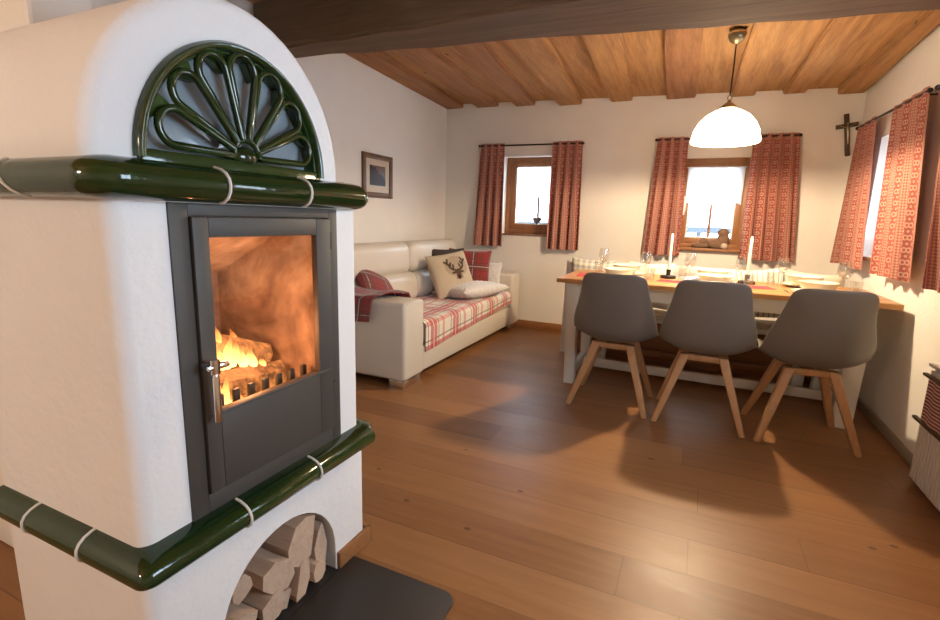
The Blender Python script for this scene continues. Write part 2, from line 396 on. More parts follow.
for i, (a, b, z, sa, sb) in enumerate(boards):
    L = YB - 1.7; zt = z + .10
    rng = random.Random(i); n = 9
    t = BM(); rings = []
    for k in range(n):
        y = YB - .001 - L * k / (n - 1); f = L * k / (n - 1); w = rng.uniform(-.006, .006); dz = f * .034
        xa = max(a - sa * f * 1 + w, XL + .001) if i else XL + .001
        xa = a + sa * -f + w if i else XL + .001
        xb = b - sb * f + rng.uniform(-.006, .006)
        xb = min(xb, XR - .001)
        rings.append([t.verts.new(p) for p in ((xa, y, z + dz), (xb, y, z + dz), (xb, y, zt + dz), (xa, y, zt + dz))])
    for A, B in zip(rings, rings[1:]):
        for k in range(4): t.faces.new((A[k], A[(k + 1) % 4], B[(k + 1) % 4], B[k]))
    t.faces.new(rings[0][::-1]); t.faces.new(rings[-1])
    bmesh.ops.recalc_face_normals(t, faces=t.faces)
    bmesh.ops.bevel(t, geom=[e for e in t.edges if e.calc_face_angle(0) > .8], offset=.008, segments=2, affect='EDGES')
    struct(obj('ceiling_board', t, 'ceil2' if i in (0, 1, 2, 5) else 'ceil', None, 30))
# the heavy cross beam
bm = BM(); rng = random.Random(3); rings = []; N = 16
for k in range(N + 1):
    x = XL + .001 + (XR - XL - .002) * k / N; far = 2.52 + (x - XL) * .135; near = 2.40 - .02 * (x - XL); j = lambda: rng.uniform(-.009, .009)
    zb = 2.11 + j() * .6
    rings.append([bm.verts.new(p) for p in ((x, near + j(), zb + .012), (x, far + j(), zb), (x, far + j(), 2.5), (x, near + j(), 2.5))])
for A, B in zip(rings, rings[1:]):
    for k in range(4): bm.faces.new((A[k], A[(k + 1) % 4], B[(k + 1) % 4], B[k]))
bm.faces.new(rings[0][::-1]); bm.faces.new(rings[-1]); bmesh.ops.recalc_face_normals(bm, faces=bm.faces)
bmesh.ops.bevel(bm, geom=[e for e in bm.edges if e.calc_face_angle(0) > .8], offset=.02, segments=3, affect='EDGES')
struct(obj('ceiling_beam', bm, 'beam', None, 40))
for nm, lo, hi in (('baseboard_back', (XL + .001, YB - .02, 0), (XR - .021, YB - .0005, .075)), ('baseboard_right', (XR - .02, -1.0, 0), (XR - .0005, YB - .0205, .05)),
                   ('baseboard_left', (XL + .0005, .87, 0), (XL + .02, YB - .0205, .075))):
    struct(obj(nm, add_box(BM(), lo, hi, .004), 'skirt' if nm != 'baseboard_right' else 'skirtpale'))

# windows
def window(name, axis, w, depth, mull=True, handle=False, sash=.06, fr=.045):
    root = bpy.data.objects.new(name, None); C.objects.link(root); struct(root)
    a0, a1, z0, z1 = w; base = YB if axis == 'Y' else XR
    root.location = ((a0 + a1) / 2, base + depth, z0) if axis == 'Y' else (base + depth, (a0 + a1) / 2, z0)
    def B(bm, a, b, za, zb, d0, d1, bev=.004):
        if axis == 'Y': add_box(bm, (a, base + d0, za), (b, base + d1, zb), bev)
        else: add_box(bm, (base + d0, a, za), (base + d1, b, zb), bev)
        return bm
    d = depth
    bm = BM()
    for q in ((a0, a0 + fr, z0, z1), (a1 - fr, a1, z0, z1), (a0 + fr, a1 - fr, z1 - fr, z1), (a0 + fr, a1 - fr, z0, z0 + fr)): B(bm, *q, d, d + .07)
    obj('window_frame', bm, 'winwood', root)
    i0, i1, j0, j1 = a0 + fr, a1 - fr, z0 + fr, z1 - fr
    bm = BM(); s = sash; e = -.004
    for q in ((i0 + e, i0 + s, j0 + e, j1 - e), (i1 - s, i1 - e, j0 + e, j1 - e), (i0 + s, i1 - s, j1 - s, j1 - e), (i0 + s, i1 - s, j0 + e, j0 + s)): B(bm, *q, d + .012, d + .055)
    if mull: m = (i0 + i1) / 2; B(bm, m - .012, m + .012, j0 + s, j1 - s, d + .02, d + .05)
    obj('sash', bm, 'winwood', root)
    bm = BM(); B(bm, i0 + s - .003, i1 - s + .003, j0 + s - .003, j1 - s + .003, d + .033, d + .037, 0)
    obj('pane', bm, 'pane', root)
    bm = BM(); s2 = s + .012
    for q in ((i0 + s, i0 + s2, j0 + s, j1 - s), (i1 - s2, i1 - s, j0 + s, j1 - s), (i0 + s2, i1 - s2, j0 + s, j0 + s2)): B(bm, *q, d + .017, d + .032, 0)
    obj('glazing_bead', bm, 'whitewood', root)
    if handle:
        bm = BM(); B(bm, i0 + .008, i0 + .03, z0 + .33, z0 + .47, d - .008, d + .011); B(bm, i0 + .012, i0 + .026, z0 + .30, z0 + .46, d - .035, d - .012); B(bm, i0 + .012, i0 + .026, z0 + .44, z0 + .46, d - .02, d, 0)
        obj('handle', bm, 'candle', root)
    return root
window('window_1', 'Y', W1, .10); window('window_2', 'Y', W2, .015, True, True, .05, .045)
window('window_3', 'X', W3, .14); window('window_4', 'X', W4, .14); window('window_5', 'X', W5, .14)
for i, (n, lo, hi, m) in enumerate((('trim_1', (W1[0] + .002, YB - .015, .985), (W1[1] - .002, YB + .10, 1.0), 'winwood'), ('trim_2', (W2[0] - .03, YB - .05, .92), (W2[1] + .03, YB - .0005, .945), 'winwood'),
                                    ('trim_3', (XR - .03, W3[0] - .02, .945), (XR - .0005, W3[1] + .03, .97), 'winwood'))):
    struct(obj(n, add_box(BM(), lo, hi, .004), m))
# outside: snowy ground and a low fence
struct(obj('ground', add_box(BM(), (-25, YB + .6, -.5), (25, 40, -.3)), 'snow'))
struct(obj('ground', add_box(BM(), (XR + .6, -12, -.5), (25, YB + .6, -.3)), 'snow'))
fn = thing('fence', 'blue-grey plank fence out in the snow beyond the middle window', 'fence', (0, 11.9, -.3))
bm = BM(); add_box(bm, (-6, 11.9, .985), (6, 11.94, 1.115)); obj('rail', bm, 'fence', fn)
for k in range(5): obj('post', add_box(BM(), (-6 + 3 * k, 11.94, -.3), (-5.9 + 3 * k, 12.04, 1.0)), 'fence', fn)

# ------------------------------------------------------------------ curtains
def rod(label, a, b):
    a, b = Vector(a), Vector(b); d = (b - a).normalized(); r = thing('curtain_rod', label, 'curtain rod', (a + b) / 2)
    obj('pole', add_tube(BM(), [a, b], .008, 10), 'rod', r)
    for p, s in ((a, -1), (b, 1)):
        obj('finial', add_tube(BM(), [p + d * s * .0005, p + d * s * .008, p + d * s * .02, p + d * s * .026], [.008, .014, .012, .003], 10), 'rod', r)
    wall = Vector((0, 1, 0)) if abs(d.x) > .5 else Vector((1, 0, 0)); wd = (YB - a.y) if abs(d.x) > .5 else (XR - a.x)
    for f in (.08, .92):
        p = a.lerp(b, f); obj('bracket', add_tube(BM(), [p + wall * .006, p + wall * (wd - .0005)], .006, 8), 'rod', r)
    return r
YR, XRD = YB - .065, XR - .07
rod('thin black curtain rod over the window behind the sofa', (-2.17, YR, 1.905), (-1.10, YR, 1.90))
rod('thin black curtain rod over the window behind the pendant lamp', (-.405, YR, 1.905), (.685, YR, 1.905))
rod('thin black curtain rod on the right wall beside the crucifix', (XRD, 4.79, 1.915), (XRD, 3.50, 1.885))
rod('black curtain rod end at the right edge above the radiator', (XRD, 3.38, 1.875), (XRD, 2.15, 1.86))
def curtain(label, axis, top, bot, zt, zb, folds, seed, amp=.034, sk=0.0):
    """top, bot: (from, to) along the rod"""
    rng = random.Random(seed); ph = rng.uniform(0, 6); ph2 = rng.uniform(0, 6); base = YR if axis == 'Y' else XRD
    def f(u, v):
        v_ = 1 - v                                                  # 0 at the top
        a = top[0] + (top[1] - top[0]) * u; b = bot[0] + (bot[1] - bot[0]) * u
        s = a + (b - a) * v_ ** .9
        q = u * folds * 2 * PI
        dep = math.sin(q + ph + .5 * math.sin(2.2 * v_ + ph2)) * amp * (.45 + .55 * v_) + .35 * amp * math.sin(2.3 * q + ph2) * v_
        s += math.cos(q + ph) * .012 * v_ * (0 if u in (0, 1) else 1)
        dep = min(dep, .05) - .004
        z = zt + (zb - zt) * v_ + .003 * math.sin(q * .8 + ph2) * v_ + sk * (u - .5) * v_
        if v_ < .05: dep *= .6
        return (s, base + dep, z) if axis == 'Y' else (base + dep, s, z)
    w = abs(bot[1] - bot[0])
    o = obj('curtain', add_sheet(BM(), f, 72, 40, w * 1.35, zt - zb, .0025), 'curtain', None, 60)
    return o
cur = 'red ornamented curtains'
for a in (('red ornamented curtain at the left of the window behind the sofa', 'Y', (-2.165, -1.90), (-2.225, -1.875), 1.925, .865, 3.5, 1),
          ('red ornamented curtain between the sofa window and the pendant lamp', 'Y', (-1.385, -1.095), (-1.395, -1.065), 1.925, .865, 3.5, 2),
          ('red ornamented curtain at the left of the pendant lamp, behind the first candle', 'Y', (-.405, -.15), (-.455, -.125), 1.925, .865, 3.2, 3),
          ('red ornamented curtain at the right of the pendant lamp, behind the second candle', 'Y', (.36, .69), (.365, .775), 1.925, .865, 4.2, 4),
          ('red ornamented curtain on the right wall hanging just under the crucifix', 'X', (4.76, 4.37), (4.87, 4.13), 1.925, .885, 2.6, 5, .016),
          ('red ornamented curtain on the right wall, nearer of the pair beside the crucifix', 'X', (4.00, 3.50), (3.83, 3.30), 1.91, .885, 3.4, 6, .018),
          ('red curtain cut by the right edge of the picture above the radiator', 'X', (3.30, 2.95), (3.02, 2.65), 1.895, .885, 3.0, 8)):
    o = curtain(*a); tag(o, a[0], 'curtain', cur)
def lace(label, a0, a1, zt, zb, y, seed):
    def f(u, v):
        v_ = 1 - v; sc = .018 * abs(math.sin(u * 6 * PI)) * v_
        return (a0 + (a1 - a0) * u, y + .006 * math.sin(u * 30 + seed), zt + (zb - zt) * v_ + sc)
    r = thing('lace_curtain', label, 'lace curtain', ((a0 + a1) / 2, y, zb))
    obj('cloth', add_sheet(BM(), f, 60, 12, a1 - a0, zt - zb, .001), 'lace', r)
    obj('pole', add_tube(BM(), [(a0 - .01, y, zt), (a1 + .01, y, zt)], .004, 8), 'whitewood', r)
lace('short white lace curtain across the upper half of the sofa window', -1.79, -1.33, 1.70, 1.385, YB + .085, 1)
lace('short white lace curtain across the window behind the pendant lamp', -.125, .335, 1.665, 1.335, YB - .006, 2)

# things on and in the windows
r = thing('hanging_ornament', 'small grey heart ornament at the foot of the sofa window', 'ornament', (-1.555, YB + .08, 1.11))
hp = [(.052 * 16 * math.sin(a) ** 3 / 16, (13 * math.cos(a) - 5 * math.cos(2 * a) - 2 * math.cos(3 * a) - math.cos(4 * a)) / 16 * .045) for a in [2 * PI * k / 28 for k in range(28)]]
obj('heart', add_prism(BM(), [(-1.555 + p[0], 1.15 + p[1]) for p in hp], 'Y', YB + .075, YB + .09, .004), 'greyorn', r)
obj('cord', add_tube(BM(), [(-1.555, YB + .083, 1.17), (-1.552, YB + .083, 1.36)], .0015, 6), 'greyorn', r)
def blob(bm, c, r, sq=None, n=16):
    t = BM(); bmesh.ops.create_uvsphere(t, u_segments=n, v_segments=n // 2 + 2, radius=1)
    merge(bm, t, Matrix.Translation(c) @ Matrix.Diagonal((*r, 1)))
    return bm
r = thing('animal_figurine', 'larger brown round-headed figurine on the sill behind the candles', 'figurine', (.205, YB - .02, .945))
bm = BM(); blob(bm, (.185, YB - .03, .99), (.085, .03, .045)); blob(bm, (.225, YB - .03, 1.03), (.052, .028, .06)); obj('body', bm, 'figur', r)
bm = BM(); blob(bm, (.222, YB - .03, 1.085), (.048, .03, .046)); obj('head', bm, 'figur', r)
obj('paw', blob(BM(), (.24, YB - .052, .972), (.03, .018, .027)), 'figpale', r)
bm = BM(); blob(bm, (.045, YB - .03, .975), (.075, .022, .03)); blob(bm, (.065, YB - .03, 1.005), (.042, .022, .035))
tag(obj('animal_figurine', bm, 'figur'), 'smaller low brown rounded figurine on the sill behind the candles', 'figurine')

# crucifix, hung a little askew
r = thing('crucifix', 'small dark wooden crucifix hung askew on the back wall near the corner', 'crucifix', (1.0, YB - .012, 1.90))
rm = Matrix.Rotation(math.radians(-9), 4, 'Y')
bm = BM(); add_box(bm, (-.017, -.009, -.165), (.017, .009, .165), .003); bmesh.ops.transform(bm, matrix=Matrix.Translation((1.022, YB - .0105, 1.90)) @ rm, verts=bm.verts); obj('upright', bm, 'darkwood', r)
bm = BM(); add_box(bm, (-.075, -.019, .055), (.075, -.001, .088), .003); bmesh.ops.transform(bm, matrix=Matrix.Translation((1.022, YB - .0105, 1.90)) @ rm, verts=bm.verts); obj('crossbar', bm, 'darkwood', r)
bm = BM(); add_tube(bm, [(0, -.026, .07), (0, -.027, .04), (.002, -.026, .0), (.0, -.024, -.04), (0, -.02, -.075)], [.005, .009, .008, .007, .003], 8)
add_tube(bm, [(-.05, -.024, .078), (-.02, -.026, .06), (0, -.026, .055), (.02, -.026, .06), (.05, -.024, .078)], [.003, .004, .005, .004, .003], 6); blob(bm, (.002, -.03, .083), (.008, .008, .010), None, 8)
bmesh.ops.transform(bm, matrix=Matrix.Translation((1.022, YB - .0105, 1.90)) @ rm, verts=bm.verts); obj('figure', bm, 'brass', r)

# framed picture on the left wall
r = thing('framed_picture', 'small wood-framed mountain picture with cream mat above the sofa', 'picture', (XL + .01, 3.705, 1.30))
y0, y1, z0, z1, x0, x1 = 3.48, 3.925, 1.305, 1.675, XL + .001, XL + .022
bm = BM(); w = .045
for q in ((y0, y0 + w, z0, z1), (y1 - w, y1, z0, z1), (y0 + w, y1 - w, z0, z0 + w), (y0 + w, y1 - w, z1 - w, z1)): add_box(bm, (x0, q[0], q[2]), (x1, q[1], q[3]), .004)
obj('picture_frame', bm, 'frame', r)
obj('mat', add_box(BM(), (x0, y0 + w, z0 + w), (x0 + .008, y1 - w, z1 - w)), 'mat', r)
obj('print', add_sheet(BM(), lambda u, v: (x0 + .009, y0 + .105 + (y1 - y0 - .21) * u, z0 + .105 + (z1 - z0 - .20) * v), 1, 1, 1, 1, .0006), 'print', r)
obj('glass', add_box(BM(), (x0 + .012, y0 + w, z0 + w), (x0 + .014, y1 - w, z1 - w)), 'picglass', r)

# ------------------------------------------------------------------ the tiled stove
XS = -.963; SB = -1.51; Y0, Y1 = .535, 1.262
st = thing('tiled_stove', 'white plastered wood-burning stove with green tile ledges and arched top', 'stove', (-1.24, .9, 0))
poly = [(Y0 + .004, 0), (1.285, 0), (1.283, .43), (1.258, .46), (Y1 - .004, 1.20), (1.18, 1.215)]
cy, rz = .845, 1.245
poly += [(cy + .335 * math.cos(a), rz + .357 * math.sin(a)) for a in [PI * k / 28 for k in range(29)]]
poly += [(Y0 + .002, 1.20), (Y0 + .004, .46)]
t = BM(); add_prism(t, poly, 'X', SB, XS, 0)
t.verts.ensure_lookup_table(); bmesh.ops.recalc_face_normals(t, faces=t.faces)
es = [e for e in t.edges if abs(e.verts[0].co.x - XS) < 1e-4 and abs(e.verts[1].co.x - XS) < 1e-4 and max(e.verts[0].co.z, e.verts[1].co.z) > .01]
bmesh.ops.bevel(t, geom=es, offset=.03, segments=5, profile=.5, affect='EDGES')
body = obj('body', t, 'stove', st, 50)
off = Vector((1.24, -.9, 0))
def loc(bm): bmesh.ops.translate(bm, vec=off, verts=bm.verts); return bm
c1 = add_box(BM(), (-1.44, .665, .47), (-.8, 1.14, 1.15))
nich = [(.70, -.05), (1.122, -.05), (1.122, .085)] + [(.911 + .211 * math.cos(a), .085 + .212 * math.sin(a)) for a in [PI * k / 20 for k in range(1, 20)]] + [(.70, .085)]
c2 = add_prism(BM(), nich, 'X', -1.40, -.8)
fan = [(.60, 1.20), (1.086, 1.20)] + [(.843 + .243 * math.cos(a), 1.245 + .256 * math.sin(a)) for a in [PI * k / 24 for k in range(25)]]
c3 = add_prism(BM(), fan, 'X', -1.10, -.8)
body.location = -off; st_l = body.location.copy(); 
for b in body.data.vertices: b.co = b.co - off
body.location = (0, 0, 0); body.parent = None
cut(body, [c1, c2, c3])
for b in body.data.vertices: b.co = b.co + off
body.parent = st
for p in body.data.polygons: p.use_smooth = True
body.data.set_sharp_from_angle(angle=math.radians(35))

def sweep(bm, path, prof, mi=0, close_ends=True, taper=True):
    """profile (d,z) carried along a level path; d grows to the right of travel"""
    P = [Vector((p[0], p[1])) for p in path]; rings = []; n = len(P)
    for i, p in enumerate(P):
        d1 = (P[i] - P[i - 1]).normalized() if i else (P[1] - P[0]).normalized()
        d2 = (P[i + 1] - P[i]).normalized() if i < n - 1 else d1
        n1, n2 = Vector((d1.y, -d1.x)), Vector((d2.y, -d2.x)); m = (n1 + n2).normalized(); k = 1 / max(.3, m.dot(n1))
        rings.append([bm.verts.new((p.x + m.x * q[0] * k, p.y + m.y * q[0] * k, q[1])) for q in prof])
    L = len(prof)
    for A, B in zip(rings, rings[1:]):
        for k in range(L): f = bm.faces.new((A[k], A[(k + 1) % L], B[(k + 1) % L], B[k])); f.material_index = mi
    if close_ends:
        bm.faces.new(rings[0][::-1]).material_index = mi; bm.faces.new(rings[-1]).material_index = mi
    return bm
def arc_corner(c, r, a0, a1, n=5): return [(c[0] + r * math.cos(a0 + (a1 - a0) * k / n), c[1] + r * math.sin(a0 + (a1 - a0) * k / n)) for k in range(n + 1)]
# the path runs along the body's near side, round the corner, along the front and round the far corner (outside on the right)
def ledge_path(y0, xs, y1, r):
    return [(SB - .002, y0)] + arc_corner((xs - r, y0 + r), r, -PI / 2, 0) + arc_corner((xs - r, y1 - r), r, 0, PI / 2) + [(SB - .002, y1)]
def mitre_path(y0, xs, y1, c):
    return [(SB - .002, y0), (xs, y0), (xs, y1 - c), (xs - c, y1), (SB - .002, y1)]
upp = [(-.012, 1.166), (.030, 1.166), (.044, 1.170), (.055, 1.178), (.062, 1.190), (.064, 1.203), (.061, 1.216), (.052, 1.227), (.038, 1.235), (.018, 1.240), (-.012, 1.244)]
lop = [(-.04, .394), (.034, .394), (.047, .398), (.057, .407), (.061, .420), (.060, .432), (.054, .443), (.043, .452), (.028, .458), (.010, .461), (-.04, .461)]
PU = ledge_path(.548, XS - .001, 1.212, .006); PL = mitre_path(.560, XS - .001, 1.258, .022)
up = obj('upper_ledge', sweep(BM(), PU, upp), 'glaze', st, 50)
lb = sweep(BM(), PL, lop)
es = [e for e in lb.edges if all(abs((v.co.x - XS) + (v.co.y - .560)) < .004 and v.co.x > XS - .06 for v in e.verts) and max(v.co.x for v in e.verts) > XS + .005]
bmesh.ops.bevel(lb, geom=es, offset=.022, segments=5, profile=.5, affect='EDGES')
lo = obj('lower_ledge', lb, 'glaze', st, 50)
def seam(parent, prof, p, dirv, nrm, lean=0.0):
    """thin raised grout line across a ledge at point p"""
    pr = [(d + .0012 if d > 0 else d, z) for d, z in prof if d > 0] ; pts = []
    zmid = (prof[0][1] + prof[-1][1]) / 2
    for i, (d, z) in enumerate(pr): pts.append((p[0] + nrm[0] * d + dirv[0] * lean * (z - zmid), p[1] + nrm[1] * d + dirv[1] * lean * (z - zmid), z))
    obj('grout_joint', add_tube(BM(), pts, .0035, 6), 'grout', parent)
for y in (.748, .99): seam(up, upp, (XS, y), (0, 1), (1, 0))
for x in (-1.19, -1.42): seam(up, upp, (x, .548), (1, 0), (0, -1), -.8)
for y in (.755, 1.0): seam(lo, lop, (XS, y), (0, 1), (1, 0))
for x in (-1.125, -1.34): seam(lo, lop, (x, .560), (1, 0), (0, -1))

# arched green fan light above the door
fl = obj('fan_grille', BM(), 'glaze', st)
bm = BM()
def fa(r_, a, e=0): return (.843 + r_ * .25 * math.cos(a), 1.245 + r_ * .264 * math.sin(a))
def arch_bar(bm, r0, r1, x0, x1, n=40):
    prof = []
    for k in range(n + 1):
        a = PI * k / n; A = fa(r0, a); B = fa(r1, a); mm = fa((r0 + r1) / 2, a)
        prof.append([bm.verts.new(v) for v in ((x0, A[0], A[1]), (x1 - .006, A[0], A[1]), (x1, .7 * A[0] + .3 * B[0], .7 * A[1] + .3 * B[1]), (x1, .3 * A[0] + .7 * B[0], .3 * A[1] + .7 * B[1]), (x1 - .008, B[0], B[1]), (x0, B[0], B[1]))])
    for P1, P2 in zip(prof, prof[1:]):
        for k in range(6): bm.faces.new((P1[k], P1[(k + 1) % 6], P2[(k + 1) % 6], P2[k]))
    bm.faces.new(prof[0][::-1]); bm.faces.new(prof[-1])
arch_bar(bm, .93, 1.0, -1.00, XS + .020); arch_bar(bm, .895, .935, -1.00, XS + .004)
add_box(bm, (-1.0, .60, 1.205), (XS + .012, 1.086, 1.262), .006)
fgm = obj('arch_frame', bm, 'glaze', fl, 50)
HB = (.853, 1.272)
def petal_pts(a, half, L, w):
    """outline of a petal opening: from the hub out and round"""
    d = Vector((math.cos(a), math.sin(a) * 1.06)); nrm = Vector((-math.sin(a), math.cos(a)))
    pts = []
    for k in range(13):
        th = -PI / 2 + PI * k / 12
        c = d * (L - w); pts.append(c + d * (w * math.cos(th)) + nrm * (w * math.sin(th)))
    tip = d * .036
    return [tip - nrm * .007] + pts + [tip + nrm * .007]
NPET = 7
for k in range(NPET):
    a = math.radians(12 + 156 * k / (NPET - 1))
    pp = petal_pts(a, 0, .207, .035)
    pts = [(XS + .004, HB[0] - .006 + p.x, HB[1] + p.y) for p in pp]
    obj('petal_bar', add_tube(BM(), pts + [pts[0]], .0082, 10, False), 'glaze', fl, 60)
    # green web between neighbouring petals at the rim
for k in range(NPET - 1):
    a = math.radians(12 + 156 * (k + .5) / (NPET - 1))
    A = fa(.90, a - .13); B = fa(.90, a + .13); T = (HB[0] - .006 + .172 * math.cos(a), HB[1] + .176 * math.sin(a)); m_ = fa(.92, a)
    obj('spandrel', add_prism(BM(), [T, A, m_, B], 'X', XS - .028, XS - .008), 'glaze', fl, 40)
bm = BM(); blob(bm, (XS - .002, HB[0] - .006, HB[1]), (.018, .034, .024)); obj('hub', bm, 'glaze', fl)
obj('pane', add_prism(BM(), [(.843 + (p[0] - .843) * .985, 1.205 + (p[1] - 1.205) * .985 + .002) for p in fan], 'X', XS - .035, XS - .03), 'fanpane', st)

# steel door surround, door, fire
bm = BM()
fy0, fy1, fz0, fz1 = .648, 1.155, .455, 1.164
for q in ((fy0, .690, fz0, fz1), (1.118, fy1, fz0, fz1), (.690, 1.118, 1.138, fz1), (.690, 1.118, fz0, .505)): add_box(bm, (XS - .02, q[0], q[2]), (XS + .005, q[1], q[3]), .002)
obj('door_surround', bm, 'iron', st)
dx0, dx1 = XS - .008, XS + .013
bm = BM(); gy0, gy1, gz0, gz1 = .730, 1.060, .700, 1.092
for q in ((.692, gy0, .507, 1.136), (gy1, 1.116, .507, 1.136), (gy0, gy1, gz1, 1.136), (gy0, gy1, .507, gz0)): add_box(bm, (dx0, q[0], q[2]), (dx1, q[1], q[3]), .003)
add_box(bm, (dx1 - .004, .705, .690), (dx1 + .003, 1.103, .699), .004)
door = obj('door', bm, 'iron', st)
obj('door_glass', add_box(BM(), (dx0 + .004, gy0 - .004, gz0 - .004), (dx0 + .008, gy1 + .004, gz1 + .004)), 'stoveglass', door)
bm = BM(); add_tube(bm, [(dx1 - .002, .697, .815), (dx1 + .035, .697, .815)], .008, 12); add_box(bm, (dx1 + .018, .68, .808), (dx1 + .036, .735, .822), .006)
obj('latch', bm, 'chrome', door)
bm = BM(); add_tube(bm, [(dx1 + .028, .7, .832), (dx1 + .028, .7, .80)], .011, 14); obj('knob', bm, 'chrome', door)
obj('handle', add_tube(BM(), [(dx1 + .028, .700, .80), (dx1 + .028, .700, .79), (dx1 + .028, .700, .69)], [.006, .0085, .0085], 12), 'chrome', door)
for z in (.60, 1.05): obj('hinge', add_tube(BM(), [(dx1 - .006, 1.122, z), (dx1 - .006, 1.122, z + .05)], .007, 10), 'iron', door)
bm = BM()                                                            # fire-brick lining
add_box(bm, (-1.438, .67, .472), (-1.405, 1.135, 1.148)); add_box(bm, (-1.405, .667, .472), (-.99, .70, 1.148)); add_box(bm, (-1.405, 1.10, .472), (-.99, 1.137, 1.148))
add_box(bm, (-1.405, .70, .472), (-.99, 1.10, .60)); add_box(bm, (-1.405, .70, 1.115), (-.99, 1.10, 1.148))
add_hex(bm, [(-1.404, .701, .95), (-1.15, .701, 1.08), (-1.15, 1.099, 1.08), (-1.404, 1.099, .95)], [(-1.404, .701, .98), (-1.15, .701, 1.11), (-1.15, 1.099, 1.11), (-1.404, 1.099, .98)])
obj('firebox_lining', bm, 'chamotte', st, 0)
bm = BM(); add_box(bm, (-1.035, .71, .60), (-1.015, 1.09, .655), .003)
g = obj('log_guard', bm, 'iron', st)
for k in range(8):
    y = .728 + .0475 * k; obj('tooth', add_box(BM(), (-1.032, y, .655), (-1.018, y + .020, .708), .006), 'iron', g)
def split_log(bm, c, L, ax, prof, seed, taper=.9):
    """a split piece of firewood along ax, prof = list of (a,b) offsets across"""
    rng = random.Random(seed); d = Vector(ax).normalized(); a = d.cross(Vector((0, 0, 1))).normalized() if abs(d.z) < .95 else Vector((0, 1, 0)); b = a.cross(d)
    c = Vector(c); rings = []; n = 7
    for k in range(n):
        s = (k / (n - 1) - .5) * L; w = 1 + rng.uniform(-.04, .04)
        rings.append([bm.verts.new(c + d * (s + (rng.uniform(-.008, .008) if k in (0, n - 1) else 0)) + a * p[0] * w + b * p[1] * w) for p in prof])
    m = len(prof)
    for A, B in zip(rings, rings[1:]):
        for k in range(m): bm.faces.new((A[k], A[(k + 1) % m], B[(k + 1) % m], B[k]))
    bm.faces.new(rings[0][::-1]); bm.faces.new(rings[-1]); bmesh.ops.recalc_face_normals(bm, faces=bm.faces)
    return bm
wedge = [(-.042, -.03), (.0, -.045), (.045, -.028), (.038, .018), (.006, .042), (-.03, .022)]
for lab, c, L, ax, s in (('glowing log at the foot of the stove fire', (-1.125, .91, .682), .30, (.05, 1, -.10), 1),
                         ('charred log lying at the back of the stove fire', (-1.27, .90, .672), .32, (-.1, 1, .03), 2),
                         ('burning log leaning across the top of the stove fire', (-1.20, .90, .775), .34, (.20, 1, -.40), 3)):
    tag(obj('burning_log', split_log(BM(), c, L, ax, wedge, s), 'ember', None, 30), lab, 'burning log', 'logs in the stove fire')
fire = thing('fire', 'orange flames burning behind the stove door glass', 'fire', (-1.15, .87, .60))
def flame(c, h, w, seed, name='flame', mat='flame'):
    rng = random.Random(seed); ph = rng.uniform(0, 6); pts = []; rs = []
    for k in range(11):
        f = k / 10; pts.append((c[0] + .25 * w * math.sin(3 * f + ph), c[1] + .5 * w * math.sin(4.2 * f + ph * 2) * f, c[2] + h * f))
        rs.append(max(.0015, w * (.35 + 1.1 * f) * (1 - f) ** 1.1 * 1.25))
    obj(name, add_tube(BM(), pts, rs, 12), mat, fire, 80)
for i, (y, x, z, h, w) in enumerate(((.892, -1.12, .728, .095, .021), (.862, -1.11, .735, .07, .015), (.915, -1.13, .728, .075, .022), (.945, -1.13, .72, .060, .024), (.97, -1.12, .715, .055, .022), (1.0, -1.11, .70, .035, .018),
                                     (.842, -1.10, .745, .06, .014), (.828, -1.055, .625, .115, .020), (.812, -1.06, .625, .14, .020), (.845, -1.05, .625, .07, .014), (.85, -1.15, .77, .07, .018), (.90, -1.17, .75, .09, .022),
                                     (.96, -1.18, .72, .10, .028), (1.03, -1.10, .66, .05, .014), (.88, -1.06, .625, .05, .012))):
    flame((x, y, z), h, w, i)
def bed(u, v):
    return (-1.38 + .34 * u, .705 + .39 * v, .606 + .022 * math.sin(9 * u + 2 * v) * math.sin(11 * v + 3 * u) + .012 * math.sin(37 * v) * math.sin(29 * u) + .02)
obj('ember_bed', add_sheet(BM(), bed, 30, 34, .34, .39, .02), 'emberbed', fire, 60)
bm = BM(); add_box(bm, (-.9625, 1.127, 0), (-.948, 1.302, .06), .003); add_box(bm, (SB, 1.2855, 0), (-.948, 1.300, .06), .003); obj('skirting', bm, 'skirt', st)
bm = BM(); add_box(bm, (-1.395, .705, -.0), (-.949, 1.118, .008)); obj('niche_floor', bm, 'plate', st)

